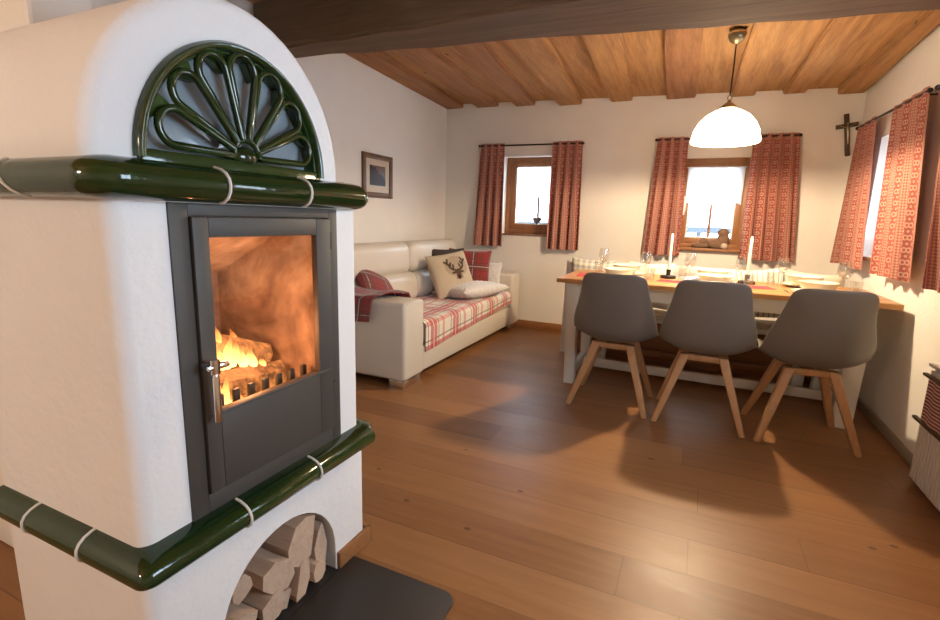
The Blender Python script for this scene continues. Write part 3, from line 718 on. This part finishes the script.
# firewood in the niche, ends facing out
lw = [('split firewood log standing tallest under the niche arch', .985, .19, .055, .085, .15), ('split firewood log in the middle of the niche pile, left of the tallest one', .895, .142, .060, .052, .5),
      ('small split firewood log at the left edge of the niche under the arch', .783, .178, .026, .042, .2), ('firewood log low at the left edge of the niche', .775, .075, .045, .040, .3),
      ('broad firewood log at the bottom middle of the niche', .868, .060, .042, .050, .4), ('narrow leaning firewood log right of the niche middle', .975, .062, .030, .072, .35),
      ('upright firewood log at the right edge of the niche', 1.075, .110, .026, .080, .1), ('thin firewood log at the bottom of the niche beside the steel plate', .921, .038, .020, .036, .5),
      ('firewood log at the bottom right of the niche', 1.045, .048, .032, .036, -.4)]
for i, (lab, y, z, a, b, rot) in enumerate(lw):
    rng = random.Random(40 + i); n = 8; pr = []
    for k in range(n):
        q = 2 * PI * k / n; m = rng.uniform(.86, 1.1); px_, pz_ = a * math.cos(q) * m, b * math.sin(q) * m
        cr, sr = math.cos(-rot), math.sin(-rot); pr.append((-(px_ * cr - pz_ * sr), px_ * sr + pz_ * cr))
    L = .33 + rng.uniform(-.02, .02)
    zmin = min(p[1] for p in pr) * 1.045; z = max(z, .006 - zmin)
    tag(obj('firewood_log', split_log(BM(), (-.985 - L / 2 + rng.uniform(0, .03), y, z), L, (1, 0, 0), pr, i), 'log', None, 25), lab, 'firewood', 'firewood in the stove niche')
# steel plate on the floor in front of the stove
pp = [(-.947, .42)] + arc_corner((-.60, .42 + .05), .05, -PI / 2, 0, 6) + arc_corner((-.60, 1.195 - .05), .05, 0, PI / 2, 6) + [(-.947, 1.195)]
tag(obj('hearth_plate', add_prism(BM(), pp, 'Z', .0, .008, .002), 'plate'), 'black steel hearth plate with rounded corners on the floor by the stove', 'hearth plate')

# ------------------------------------------------------------------ sofa
SX = -1.67
sf = thing('sofa', 'cream leather two-seat sofa with headrests against the left wall', 'sofa', (-2.12, 3.83, 0))
bm = BM(); add_box(bm, (-2.56, 2.92, .06), (SX - .012, 4.73, .25), .02, 3); obj('base', bm, 'leather', sf)
obj('seat_cushion', add_box(BM(), (-2.30, 2.93, .24), (SX - .02, 3.82, .415), .045, 4), 'leather', sf)
obj('seat_cushion', add_box(BM(), (-2.30, 3.825, .24), (SX - .02, 4.715, .415), .045, 4), 'leather', sf)
bm = BM(); add_box(bm, (-2.60, 2.70, .08), (-2.36, 4.96, .72), .04, 4); obj('back_frame', bm, 'leather', sf)
def bulge(lo, hi, bev, tilt=0, zs=1):
    return add_box(BM(), lo, hi, bev, 6, Matrix.Rotation(tilt, 4, 'Y'))
for a, b in ((2.93, 3.815), (3.825, 4.70)):
    obj('back_cushion', bulge((-2.45, a + .004, .40), (-2.22, b - .004, .665), .085, -.12), 'leather', sf, 60)
for a, b in ((2.80, 3.772), (3.778, 4.72)):
    h = obj('headrest', bulge((-2.53, a, .645), (-2.28, b, .93), .085, -.10), 'leather', sf, 60)
for a, b, n in ((2.66, 2.925, 0), (4.735, 4.985, 1)):
    bm = BM(); add_box(bm, (-2.595, a, .055), (SX, b, .592), .028, 4); o = obj('armrest', bm, 'leather', sf, 60)
    bm = BM(); add_tube(bm, [(SX + .0005, a + .03, .578), (SX + .002, a + .035, .582), (SX + .002, b - .035, .582)], .003, 6); obj('piping', bm, 'leather', o)
    obj('foot', add_box(BM(), (-1.80, a + .015, 0), (SX - .015, b - .02, .054), .004), 'chrome', sf)
    obj('foot', add_box(BM(), (-2.55, a + .015, 0), (-2.42, b - .02, .054), .004), 'chrome', sf)
# plaid blanket over the seat
def blk(u, v):
    y = 2.945 + 1.765 * v
    hang = .215 - .10 * v; Lt = .578; s = u * (Lt + hang)
    w = .006 * math.sin(14 * v + 3 * u) + .004 * math.sin(31 * v)
    if s < Lt - .03: x = -2.26 + s; z = .424 + w * .6
    elif s < Lt + .04:
        a = (s - Lt + .03) / .07 * PI / 2; x = -2.26 + Lt - .03 + .045 * math.sin(a); z = .424 - .045 * (1 - math.cos(a)) + w * .4 * (1 - a)
    else: x = -2.26 + Lt + .015 + .004 * math.sin(20 * v); z = .379 - (s - Lt - .04)
    if s < .25: z += .02 * max(0, math.sin(9 * v + 8 * u)) * (1 - s / .25) * (v < .75)
    return (x, y, z)
tag(obj('blanket', add_sheet(BM(), blk, 50, 70, .84, 1.765, .006), 'throw', None, 60), 'cream and red plaid blanket spread over the sofa seat', 'blanket')

def pillow(w, h, t, n=22, pinch=.07, colour=None):
    bm = BM(); uvl = bm.loops.layers.uv.verify(); cl = bm.loops.layers.color.new('print') if colour else None
    def P(i, j, s):
        u, v = i / n * 2 - 1, j / n * 2 - 1; k = (1 - u * u) * (1 - v * v)
        x = u * w / 2 * (1 - pinch * (1 - v * v) * 1.0); z = v * h / 2 * (1 - pinch * (1 - u * u))
        return (x, s * t / 2 * max(0, k) ** .42, z)
    for s in (-1, 1):
        g = {}
        for i in range(n + 1):
            for j in range(n + 1): g[i, j] = bm.verts.new(P(i, j, s))
        for i in range(n):
            for j in range(n):
                q = [(i, j), (i + 1, j), (i + 1, j + 1), (i, j + 1)]
                f = bm.faces.new([g[k] for k in (q if s < 0 else q[::-1])])
                for l, k in zip(f.loops, q if s < 0 else q[::-1]):
                    l[uvl].uv = (k[0] / n * w, k[1] / n * h)
                    if cl: l[cl] = (*(colour(k[0] / n * 2 - 1, k[1] / n * 2 - 1) if s < 0 else (.74, .68, .58)), 1)
    bmesh.ops.remove_doubles(bm, verts=bm.verts, dist=1e-5)
    return bm
def seg(p, a, b):
    ax, ay, bx_, by = *a, *b; dx, dy = bx_ - ax, by - ay; L = dx * dx + dy * dy
    k = max(0, min(1, ((p[0] - ax) * dx + (p[1] - ay) * dy) / L)); return math.hypot(p[0] - ax - k * dx, p[1] - ay - k * dy)
ANT = []
for s in (-1, 1):
    o_ = .18
    ch = [(.07, .10), (.22, .14), (.36, .28), (.42, .48), (.36, .66)]
    ANT += [((o_ + s * ch[k][0], ch[k][1]), (o_ + s * ch[k + 1][0], ch[k + 1][1])) for k in range(4)]
    ANT += [((o_ + s * .22, .14), (o_ + s * .16, .36)), ((o_ + s * .36, .28), (o_ + s * .26, .48)), ((o_ + s * .41, .44), (o_ + s * .54, .56))]
def deer(u, v):
    bg = (.74, .68, .58); p = (u, v); c = bg
    if math.hypot((u - .2) / .62, (v - .3) / .5) < 1: c = (.66, .59, .50)
    if abs(u - .2) < .10 + .22 * max(0, (.0 - v) / .6) and -.62 < v < -.02: c = (.72, .66, .58) if v < -.3 else (.52, .43, .33)
    for s in (-1, 1):
        if math.hypot((u - .18 - s * .2) / .13, (v - .0) / .07) < 1: c = (.30, .22, .16)
    if math.hypot((u - .18) / .14, (v + .07) / .22) < 1: c = (.34, .24, .17)
    if math.hypot((u - .18) / .09, (v + .24) / .10) < 1: c = (.16, .11, .08)
    if min(seg(p, a, b) for a, b in ANT) < .048: c = (.28, .21, .15)
    return c
def place(o, loc, rot): o.location = loc; o.rotation_euler = rot; return o
rot3 = lambda lean, yaw, roll=0: (Matrix.Rotation(yaw, 4, 'Z') @ Matrix.Rotation(lean, 4, 'X') @ Matrix.Rotation(roll, 4, 'Y')).to_euler()
# pillows: local -y is the printed face
o = place(obj('pillow', pillow(.43, .42, .15, 56, .05, deer), 'deer', None, 80), (-2.02, 4.02, .632), rot3(-.40, math.radians(58), -.14)); tag(o, 'linen pillow printed with an antlered deer head on the sofa', 'pillow', 'pillows on the sofa')
o = place(obj('pillow', pillow(.44, .44, .14), 'redplaid', None, 80), (-2.07, 4.52, .625), rot3(-.22, math.radians(22), .03)); tag(o, 'dark red plaid pillow leaning behind the deer pillow', 'pillow', 'pillows on the sofa')
o = place(obj('pillow', pillow(.42, .42, .12), 'darkfab', None, 80), (-2.16, 4.27, .655), rot3(-.3, math.radians(62), .0)); tag(o, 'dark brown pillow whose corner shows behind the deer pillow', 'pillow', 'pillows on the sofa')
o = place(obj('pillow', pillow(.40, .38, .13), 'redplaid', None, 80), (-2.20, 3.10, .60), rot3(-.80, math.radians(100), .62)); tag(o, 'dark plaid pillow with one corner up on the near end of the sofa', 'pillow', 'pillows on the sofa')
bm = BM()
def furp(w, h, t_, n, seed):
    b = pillow(w, h, t_, n, .06); rng = random.Random(seed)
    for v in b.verts: v.co += Vector((rng.uniform(-1, 1), rng.uniform(-1, 1), rng.uniform(-1, 1))) * .006
    return b
o = place(obj('fur_cushion', furp(.64, .42, .16, 44, 4), 'fur', None, 80), (-1.875, 4.17, .485), (math.radians(84), 0, math.radians(72))); tag(o, 'white fluffy fur cushion lying flat on the plaid blanket', 'fur cushion')
o = place(obj('fur_throw', furp(.36, .34, .12, 30, 5), 'fur', None, 80), (-1.96, 4.66, .545), rot3(-.25, math.radians(8))); tag(o, 'cream fur throw draped against the far sofa armrest', 'throw')
# red plaid throw hanging over the near armrest
def thr(u, v):
    x = -2.50 + (.60 + .10 * u) * v; s = u * .72 - .36
    x += .06 * (u - .3) * (v - .2) + .015 * math.sin(6 * u + 2 * v)
    yc, hw, zt = 2.792, .148, .606; wob = .010 * (1 + math.sin(13 * v + 4 * u))
    if s < -hw: return (x + .03 * math.sin(4 * s), yc - hw - .003 - wob * .8, zt + (s + hw) * (1.0 - .25 * v))
    if s > hw: return (x, yc + hw + .003 + wob * .5, zt - (s - hw) * .8)
    return (x, yc + s, zt + wob * 1.6 * (1 - abs(s / hw) * .5))
tag(obj('throw', add_sheet(BM(), thr, 44, 40, .72, .56, .007), 'redplaid', None, 60), 'dark red plaid throw draped over the near sofa armrest', 'throw')

# ------------------------------------------------------------------ dining table
TX0, TX1, TY0, TY1, TZ = -.853, 1.062, 3.338, 4.125, .76
tb = thing('dining_table', 'long farmhouse table with oiled oak top and white legs', 'table', (.1, 3.78, 0))
bm = BM()
for k in range(5):
    a = TY0 + (TY1 - TY0) * k / 5; add_box(bm, (TX0, a + .0004, TZ - .03), (TX1, a + (TY1 - TY0) / 5 - .0004, TZ), .002)
obj('tabletop', bm, 'oak', tb)
LX = ((-.785, -.708), (.865, .965)); LY = ((3.37, 3.445), (3.925, 4.0))
for (x0, x1) in LX:
    for (y0, y1) in LY:
        sx = .02 if x0 < 0 else -.03
        add = BM(); add_hex(add, [(x0 + sx, y0, 0), (x1 + sx * .8, y0, 0), (x1 + sx * .8, y1, 0), (x0 + sx, y1, 0)], [(x0, y0, .73), (x1, y0, .73), (x1, y1, .73), (x0, y1, .73)], .005); obj('leg', add, 'whitewood', tb)
    xm = (x0 + x1) / 2 + (.016 if x0 < 0 else -.024)
    obj('side_rail', add_box(BM(), (xm - .02, 3.445, .05), (xm + .02, 3.925, .115), .004), 'whitewood', tb)
obj('stretcher', add_box(BM(), (-.71, 3.755, .038), (.87, 3.795, .10), .004), 'whitewood', tb)
bm = BM(); add_box(bm, (-.708, 3.40, .64), (.865, 3.42, .73)); add_box(bm, (-.708, 3.95, .64), (.865, 3.97, .73)); add_box(bm, (-.76, 3.445, .64), (-.735, 3.925, .73)); add_box(bm, (.90, 3.445, .64), (.925, 3.925, .73))
obj('apron', bm, 'whitewood', tb)

# bench behind the table
bn = thing('bench', 'white wooden bench with slatted back behind the dining table', 'bench', (0, 4.3, 0))
bx0, bx1 = -1.005, 1.0
obj('seat', add_box(BM(), (bx0 + .11, 4.02, .385), (bx1, 4.30, .415), .004), 'whitewood', bn)
obj('front_panel', add_box(BM(), (bx0 + .14, 4.26, .0), (bx1 - .07, 4.28, .385)), 'benchwood', bn)
obj('foot_rail', add_box(BM(), (bx0 + .16, 4.10, .085), (bx1 - .07, 4.14, .135), .004), 'benchwood', bn)
for x in (bx0, bx1 - .07):
    obj('post', add_hex(BM(), [(x, 4.20, 0), (x + .07, 4.20, 0), (x + .07, 4.26, 0), (x, 4.26, 0)], [(x, 4.255, .82), (x + .07, 4.255, .82), (x + .07, 4.315, .82), (x, 4.315, .82)], .004), 'whitewood', bn)
    xi = -.655 if x < 0 else .74; obj('leg', add_box(BM(), (xi, 4.05, 0), (xi + .07, 4.11, .385), .004), 'whitewood', bn)
for z in (.52, .64, .76): obj('back_slat', add_box(BM(), (bx0 + .07, 4.275 + (z - .52) * .07, z), (bx1 - .07, 4.297 + (z - .52) * .07, z + .06), .003), 'whitewood', bn)
tag(obj('seat_cushion', add_box(BM(), (bx0 + .13, 4.015, .4155), (bx1 - .1, 4.23, .462), .018, 3), 'creamfab', None, 60), 'long cream seat pad on the bench behind the dining table', 'seat cushion')
for lab, x, w, m, s in (('grey and cream checked cushion at the left end of the bench', -.77, .38, 'check', .02), ('grey striped cushion in the middle of the bench back', .45, .40, 'stripe', -.12),
                        ('plain beige cushion at the right end of the bench by the corner', .80, .36, 'beigefab', .05), ('cream cushion on the bench right of the checked one', -.30, .36, 'creamfab', .0)):
    o = place(obj('cushion', pillow(w, .38, .11), m, None, 80), (x, 4.205, .655), rot3(-.10, 0, s)); tag(o, lab, 'cushion', 'cushions along the bench')

# ------------------------------------------------------------------ chairs
def lerp(a, b, f): return a + (b - a) * f
def curve(keys, t):
    for (t0, v0), (t1, v1) in zip(keys, keys[1:]):
        if t <= t1:
            f = (t - t0) / (t1 - t0); f = f * f * (3 - 2 * f)
            return [lerp(a, b, f) for a, b in zip(v0, v1)] if isinstance(v0, tuple) else lerp(v0, v1, f)
    return keys[-1][1]
def make_chair(label):
    r = thing('dining_chair', label, 'chair', (0, 0, 0), 'grey shell chairs at the table')
    # profile (y forward, z) from the seat front to the top of the back, half width, side lift
    PR = [(0, (.25, .430)), (.12, (.21, .452)), (.32, (.03, .437)), (.5, (-.11, .425)), (.62, (-.185, .475)), (.75, (-.225, .585)), (.9, (-.262, .755)), (1, (-.285, .862))]
    WD = [(0, .195), (.15, .225), (.42, .245), (.56, .262), (.68, .252), (.94, .193), (1, .172)]
    def smooth_pt(t):
        # Catmull-Rom through PR
        for i in range(len(PR) - 1):
            if t <= PR[i + 1][0] + 1e-9: break
        p = [PR[max(i - 1, 0)][1], PR[i][1], PR[i + 1][1], PR[min(i + 2, len(PR) - 1)][1]]; f = (t - PR[i][0]) / (PR[i + 1][0] - PR[i][0])
        return [.5 * (2 * p[1][k] + (p[2][k] - p[0][k]) * f + (2 * p[0][k] - 5 * p[1][k] + 4 * p[2][k] - p[3][k]) * f * f + (3 * p[1][k] - p[0][k] - 3 * p[2][k] + p[3][k]) * f ** 3) for k in (0, 1)]
    def f(u, v):
        y, z = smooth_pt(v); w = curve(WD, v); q = u * 2 - 1; e = abs(q)
        # rounded corners at the ends
        x = q * w
        ly = curve([(0, 0.0), (.3, .012), (.62, .10), (.8, .07), (1, .03)], v); lz = curve([(0, 0.02), (.3, .06), (.5, .06), (.7, .01), (1, -.012)], v)
        k = e ** 2.6
        y += ly * k; z += lz * k
        if v > .9: z += .010 * (e ** 2) * ((v - .9) / .1) * (1 - e ** 6 * 1.5)
        return (x, y, z)
    b = add_sheet(BM(), f, 20, 26, .5, .9, 0)
    o = obj('seat_shell', b, 'shell', r, 80)
    md = o.modifiers.new('s', 'SOLIDIFY'); md.thickness = .011; md.offset = 0
    md = o.modifiers.new('u', 'SUBSURF'); md.levels = 1; md.render_levels = 1; bake(o)
    for p in o.data.polygons: p.use_smooth = True
    pad = add_sheet(BM(), lambda u, v: (lambda p: (p[0] * .86, p[1] + .004, p[2] + .022))(f(.08 + .84 * u, .04 + .46 * v)), 12, 12, .4, .4, .018)
    obj('seat_pad', pad, 'shell', r, 80)
    bm = BM(); add_box(bm, (-.13, -.105, .372), (.13, -.065, .408), .006); add_box(bm, (-.13, .075, .378), (.13, .115, .412), .006); add_box(bm, (-.02, -.07, .378), (.02, .08, .404), .004)
    obj('under_frame', bm, 'beech', r)
    for sx in (-1, 1):
        for fy, ty, zt in ((-.205, -.085, .408), (.20, .095, .412)):
            B = (.232 * sx, fy); T = (.100 * sx, ty); a, c = .0165, .026
            obj('leg', add_hex(BM(), [(B[0] - a, B[1] - a, 0), (B[0] + a, B[1] - a, 0), (B[0] + a, B[1] + a, 0), (B[0] - a, B[1] + a, 0)],
                               [(T[0] - c, T[1] - c, zt), (T[0] + c, T[1] - c, zt), (T[0] + c, T[1] + c, zt), (T[0] - c, T[1] + c, zt)], .007, 3), 'beech', r)
    return r
ch = make_chair('grey shell chair with splayed wooden legs at the left end of the table')
ch.location = (-.40, 3.175, 0); ch.rotation_euler = (0, 0, math.radians(-1))
dup(ch, (.115, 3.155, 0), math.radians(0), 'grey shell chair with splayed wooden legs in the middle, between the two others')
dup(ch, (.63, 3.155, 0), math.radians(5), 'grey shell chair with splayed wooden legs nearest the radiator')

# ------------------------------------------------------------------ laid table
PX = ((-.46, 'left'), (.14, 'middle'), (.70, 'right'))
def plate0():
    return add_lathe(BM(), [(0, .004), (.075, .004), (.10, .010), (.132, .018), (.134, .021), (.10, .014), (.074, .008), (0, .008)], n=36)
def bowl0():
    return add_lathe(BM(), [(0, .0), (.05, .0), (.055, .006), (.088, .034), (.106, .066), (.108, .069), (.103, .068), (.083, .038), (.05, .012), (0, .010)], n=36)
def wineglass():
    r = thing('wine_glass', '', 'wine glass', (0, 0, 0), 'wine glasses on the table')
    obj('foot', add_lathe(BM(), [(0, 0), (.034, 0), (.034, .002), (.012, .006), (.0045, .012), (0, .012)], n=24), 'drink', r)
    obj('stem', add_lathe(BM(), [(0, .0121), (.0042, .0121), (.0036, .05), (.0045, .088), (0, .088)], n=12), 'drink', r)
    obj('bowl', add_lathe(BM(), [(0, .0885), (.012, .0895), (.030, .105), (.039, .13), (.038, .16), (.032, .195), (.0308, .195), (.0366, .16), (.0376, .131), (.029, .107), (.011, .092), (0, .091)], n=28), 'drink', r)
    return r
def cutl(kind):
    bm = BM()
    if kind == 'fork':
        add_box(bm, (-.004, -.10, .001), (.004, .03, .004), .001); add_box(bm, (-.010, .03, .001), (.010, .055, .0035), .001)
        for q in (-.0085, -.0028, .0028, .0085): add_box(bm, (q - .0014, .055, .001), (q + .0014, .095, .003))
    else:
        add_box(bm, (-.005, -.10, .001), (.005, .005, .005), .0015); add_prism(bm, [(-.005, .005), (.006, .005), (.008, .05), (.0, .11), (-.005, .10)], 'Z', .001, .003)
    return bm
protos = {}
for row, ysign, y in (('near', -1, TY0 + .20), ('far', 1, TY1 - .20)):
    for x, nm in PX:
        where = 'at the %s %s place of the table' % (row, nm); z = TZ
        side = 'chair side' if row == 'near' else 'bench side'
        def inst(key, mk, mat, name, label, cat, loc, grp, rot=0):
            if key not in protos:
                o = obj(name, mk(), mat, None, 60) if mat else mk()
                protos[key] = o
            else: o = dup(protos[key], (0, 0, 0))
            o.location = loc; o.rotation_euler = (0, 0, rot); tag(o, label, cat, grp)
        inst('plate', plate0, 'porcelain', 'plate', 'cream plate %s, %s' % (where, side), 'plate', (x, y, z + .0005 - .004), 'plates on the table')
        inst('bowl', bowl0, 'porcelain', 'bowl', 'cream bowl on its plate %s, %s' % (where, side), 'bowl', (x, y, z + .006), 'bowls on the table')
        inst('wine', wineglass, None, 'wine_glass', 'stemmed wine glass %s, %s' % (where, side), 'wine glass', (x - ysign * .155, y - ysign * .13, z + .0005), 'wine glasses on the table')
        inst('tumbler', lambda: add_lathe(BM(), [(0, 0), (.026, 0), (.034, .09), (.0328, .09), (.0248, .006), (0, .006)], n=24), 'drink', 'tumbler', 'straight water tumbler %s, %s' % (where, side), 'tumbler', (x - ysign * .20, y - ysign * .045, z + .0005), 'tumblers on the table')
        inst('fork', lambda: cutl('fork'), 'steel', 'fork', 'steel fork %s, %s' % (where, side), 'fork', (x + ysign * .150, y, z), 'forks on the table', 0 if ysign < 0 else PI)
        inst('knife', lambda: cutl('knife'), 'steel', 'knife', 'steel knife %s, %s' % (where, side), 'knife', (x - ysign * .155, y + ysign * .04, z), 'knives on the table', 0 if ysign < 0 else PI)
def nap(label, cx, cy_, a, w=.20, d=.16):
    bm = add_sheet(BM(), lambda u, v: ((u - .5) * w, (v - .5) * d, .0015 + .001 * math.sin(9 * u) * math.sin(7 * v)), 10, 8, w, d, .0012)
    o = obj('napkin', bm, 'rednap'); o.location = (cx, cy_, TZ + .0005); o.rotation_euler = (0, 0, a); tag(o, label, 'napkin', 'red napkins on the table')
nap('red napkin at the left end of the table', -.70, 3.66, .1, .15, .22); nap('red napkin in front of the left candle', -.13, 3.66, -.15, .16, .14); nap('red napkin beside the right candle', .42, 3.69, .2, .14, .17)
for lab, x, y in (('white taper candle in a black holder, left one on the table', -.155, 3.86), ('white taper candle in a black holder, right one on the table', .352, 3.86)):
    z = TZ
    h = thing('candle_holder', lab.replace('white taper candle in a black holder, left one on the table', 'black candle holder standing left on the table').replace('white taper candle in a black holder, right one on the table', 'black candle holder standing right on the table'), 'candle holder', (x, y, z), 'candle holders on the table')
    obj('base', add_lathe(BM(), [(0, 0), (.052, 0), (.054, .004), (.054, .018), (.050, .022), (0, .022)], (x, y, z), 28), 'rod', h)
    obj('socket', add_lathe(BM(), [(0, .0222), (.017, .0222), (.015, .03), (.017, .06), (.017, .066), (.0115, .066), (.0115, .045), (0, .045)], (x, y, z), 20), 'rod', h)
    c = thing('candle', lab, 'candle', (x, y, z + .045), 'taper candles on the table')
    obj('wax', add_lathe(BM(), [(0, .0455), (.0108, .0455), (.0105, .2), (.0095, .31), (.006, .325), (0, .327)], (x, y, z), 18), 'candle', c)
    obj('wick', add_tube(BM(), [(x, y, z + .3272), (x + .001, y, z + .338)], .0012, 6), 'rod', c)

# ------------------------------------------------------------------ pendant lamp
lx, ly = .103, 3.62
lp = thing('pendant_lamp', 'white glass dome pendant lamp hanging over the dining table', 'lamp', (lx, ly, 1.67))
obj('lamp_shade', add_lathe(BM(), [(.197, 0), (.201, .012), (.198, .03), (.187, .075), (.163, .122), (.125, .163), (.08, .19), (.035, .203), (.02, .205), (.02, .200), (.035, .198), (.078, .185), (.121, .158), (.158, .118), (.182, .073), (.193, .03), (.194, .002)], (lx, ly, 1.67), 48, True), 'shade', lp, 60)
obj('shade_cap', add_lathe(BM(), [(.0, .2055), (.052, .2055), (.05, .212), (.03, .232), (.013, .244), (.010, .256), (0, .256)], (lx, ly, 1.67), 28), 'brass', lp)
bm = BM(); add_tube(bm, [(lx + .012 * math.cos(a), ly, 1.67 + .270 + .014 * math.sin(a)) for a in [2 * PI * k / 14 for k in range(15)]], .003, 8, False); obj('hook_ring', bm, 'brass', lp)
ztop = 2.325
obj('cord', add_tube(BM(), [(lx, ly, 1.955), (lx + .002, ly, 2.12), (lx, ly, ztop - .075)], .0045, 8), 'rod', lp)
obj('canopy', add_lathe(BM(), [(0, -.078), (.012, -.075), (.04, -.055), (.05, -.03), (.052, -.018), (.052, -.012), (.046, 0), (0, 0)], (lx, ly, ztop), 28), 'brass', lp)
obj('canopy_ring', add_lathe(BM(), [(.0525, -.024), (.054, -.018), (.0525, -.012)], (lx, ly, ztop), 28, True), 'chrome', lp)
obj('mount', add_tube(BM(), [(lx, ly, ztop), (lx, ly, 2.395)], .03, 12), 'rod', lp)
add = BM(); add_tube(add, [(lx + .02, ly, ztop - .005), (lx + .06, ly - .03, ztop + .02), (lx + .10, ly - .09, ztop + .035), (lx + .13, ly - .16, ztop + .05)], .006, 8); obj('supply_cable', add, 'rod', lp)
obj('bulb', blob(BM(), (lx, ly, 1.745), (.028, .028, .036)), 'bulb', lp)

# ------------------------------------------------------------------ radiator with a woven cloth over it
rd = thing('radiator', 'white ribbed radiator panel against the right wall under the curtain', 'radiator', (1.05, 2.4, 0))
bm = BM(); add_box(bm, (1.035, 1.75, .01), (1.085, 2.785, .56), .006)
for k in range(34): add_box(bm, (1.018, 1.765 + .030 * k, .03), (1.036, 1.785 + .030 * k, .545), .006)
obj('panel', bm, 'radiator', rd)
obj('top_grille', add_box(BM(), (1.012, 1.745, .56), (1.088, 2.79, .575), .004), 'radiator', rd)
def rc(u, v):
    y = 2.72 - .50 * v; s = u * .30
    w = .004 * math.sin(22 * v)
    return (1.006 - w + .0 * s - .004, y, .505 - s * .68) if s > 0 else (1.0, y, .5)
ct = thing('woven_cloth', 'red and white striped woven cloth hanging on the radiator at the right edge', 'cloth', (1.0, 2.47, .3))
obj('cloth', add_sheet(BM(), lambda u, v: (1.004 + .004 * math.sin(24 * v), 2.735 - .5 * v, .52 - .20 * u), 20, 30, .2, .5, .006), 'redstripe', ct)
obj('hem_bar', add_box(BM(), (.992, 2.225, .518), (1.0115, 2.775, .532), .004), 'darkwood', ct)
obj('hem_bar', add_box(BM(), (.992, 2.225, .308), (1.0115, 2.795, .322), .004), 'darkwood', ct)

# ------------------------------------------------------------------ lights
def lamp(name, typ, loc, energy, col, **kw):
    l = bpy.data.lights.new(name, typ); l.energy = energy; l.color = col
    for k, v in kw.items(): setattr(l, k, v)
    o = bpy.data.objects.new(name, l); C.objects.link(o); o.location = loc; return o
lamp('pendant_bulb_light', 'POINT', (lx, ly, 1.70), 140, (1, .76, .49), shadow_soft_size=.03)
lamp('fire_light', 'POINT', (-1.085, .90, .80), 5.5, (1, .42, .18), shadow_soft_size=.05)
lamp('hall_lamp_light', 'POINT', (-1.5, -1.3, 1.75), 62, (1, .82, .67), shadow_soft_size=.12)
for axis, w in (('Y', W1), ('Y', W2), ('X', W3), ('X', W4), ('X', W5)):
    c, z = (w[0] + w[1]) / 2, (w[2] + w[3]) / 2
    o = lamp('window_portal', 'AREA', (c, YB + WT + .02, z) if axis == 'Y' else (XR + WT + .02, c, z), 1, (1, 1, 1), shape='RECTANGLE', size=w[1] - w[0], size_y=w[3] - w[2])
    o.rotation_euler = (-PI / 2, 0, 0) if axis == 'Y' else (PI / 2, 0, PI / 2); o.data.cycles.is_portal = True
wd = bpy.data.worlds.new('overcast'); SC.world = wd; wd.use_nodes = True
bg = wd.node_tree.nodes['Background']; bg.inputs[0].default_value = (.66, .82, 1, 1); bg.inputs[1].default_value = 17.0

# ------------------------------------------------------------------ camera
f_px, yaw, pit, rol = 487.72, math.radians(-24.333), math.radians(10.640), math.radians(1.741)
fwd = Vector((math.sin(yaw) * math.cos(pit), math.cos(yaw) * math.cos(pit), -math.sin(pit)))
r0 = Vector((math.cos(yaw), -math.sin(yaw), 0)); u0 = r0.cross(fwd)
rr = r0 * math.cos(rol) + u0 * math.sin(rol); uu = -r0 * math.sin(rol) + u0 * math.cos(rol)
cam = bpy.data.cameras.new('camera'); co = bpy.data.objects.new('camera', cam); C.objects.link(co)
cam.sensor_width = 36; cam.lens = 36 * f_px / 940; cam.clip_start = .02
mw = Matrix(((rr.x, uu.x, -fwd.x, 0), (rr.y, uu.y, -fwd.y, 0), (rr.z, uu.z, -fwd.z, 1.15), (0, 0, 0, 1)))
co.matrix_world = mw
SC.camera = co
SC.view_settings.view_transform = 'Standard'; SC.view_settings.look = 'None'; SC.view_settings.gamma = 1; SC.view_settings.use_curve_mapping = False
SC.view_settings.exposure = 0.0
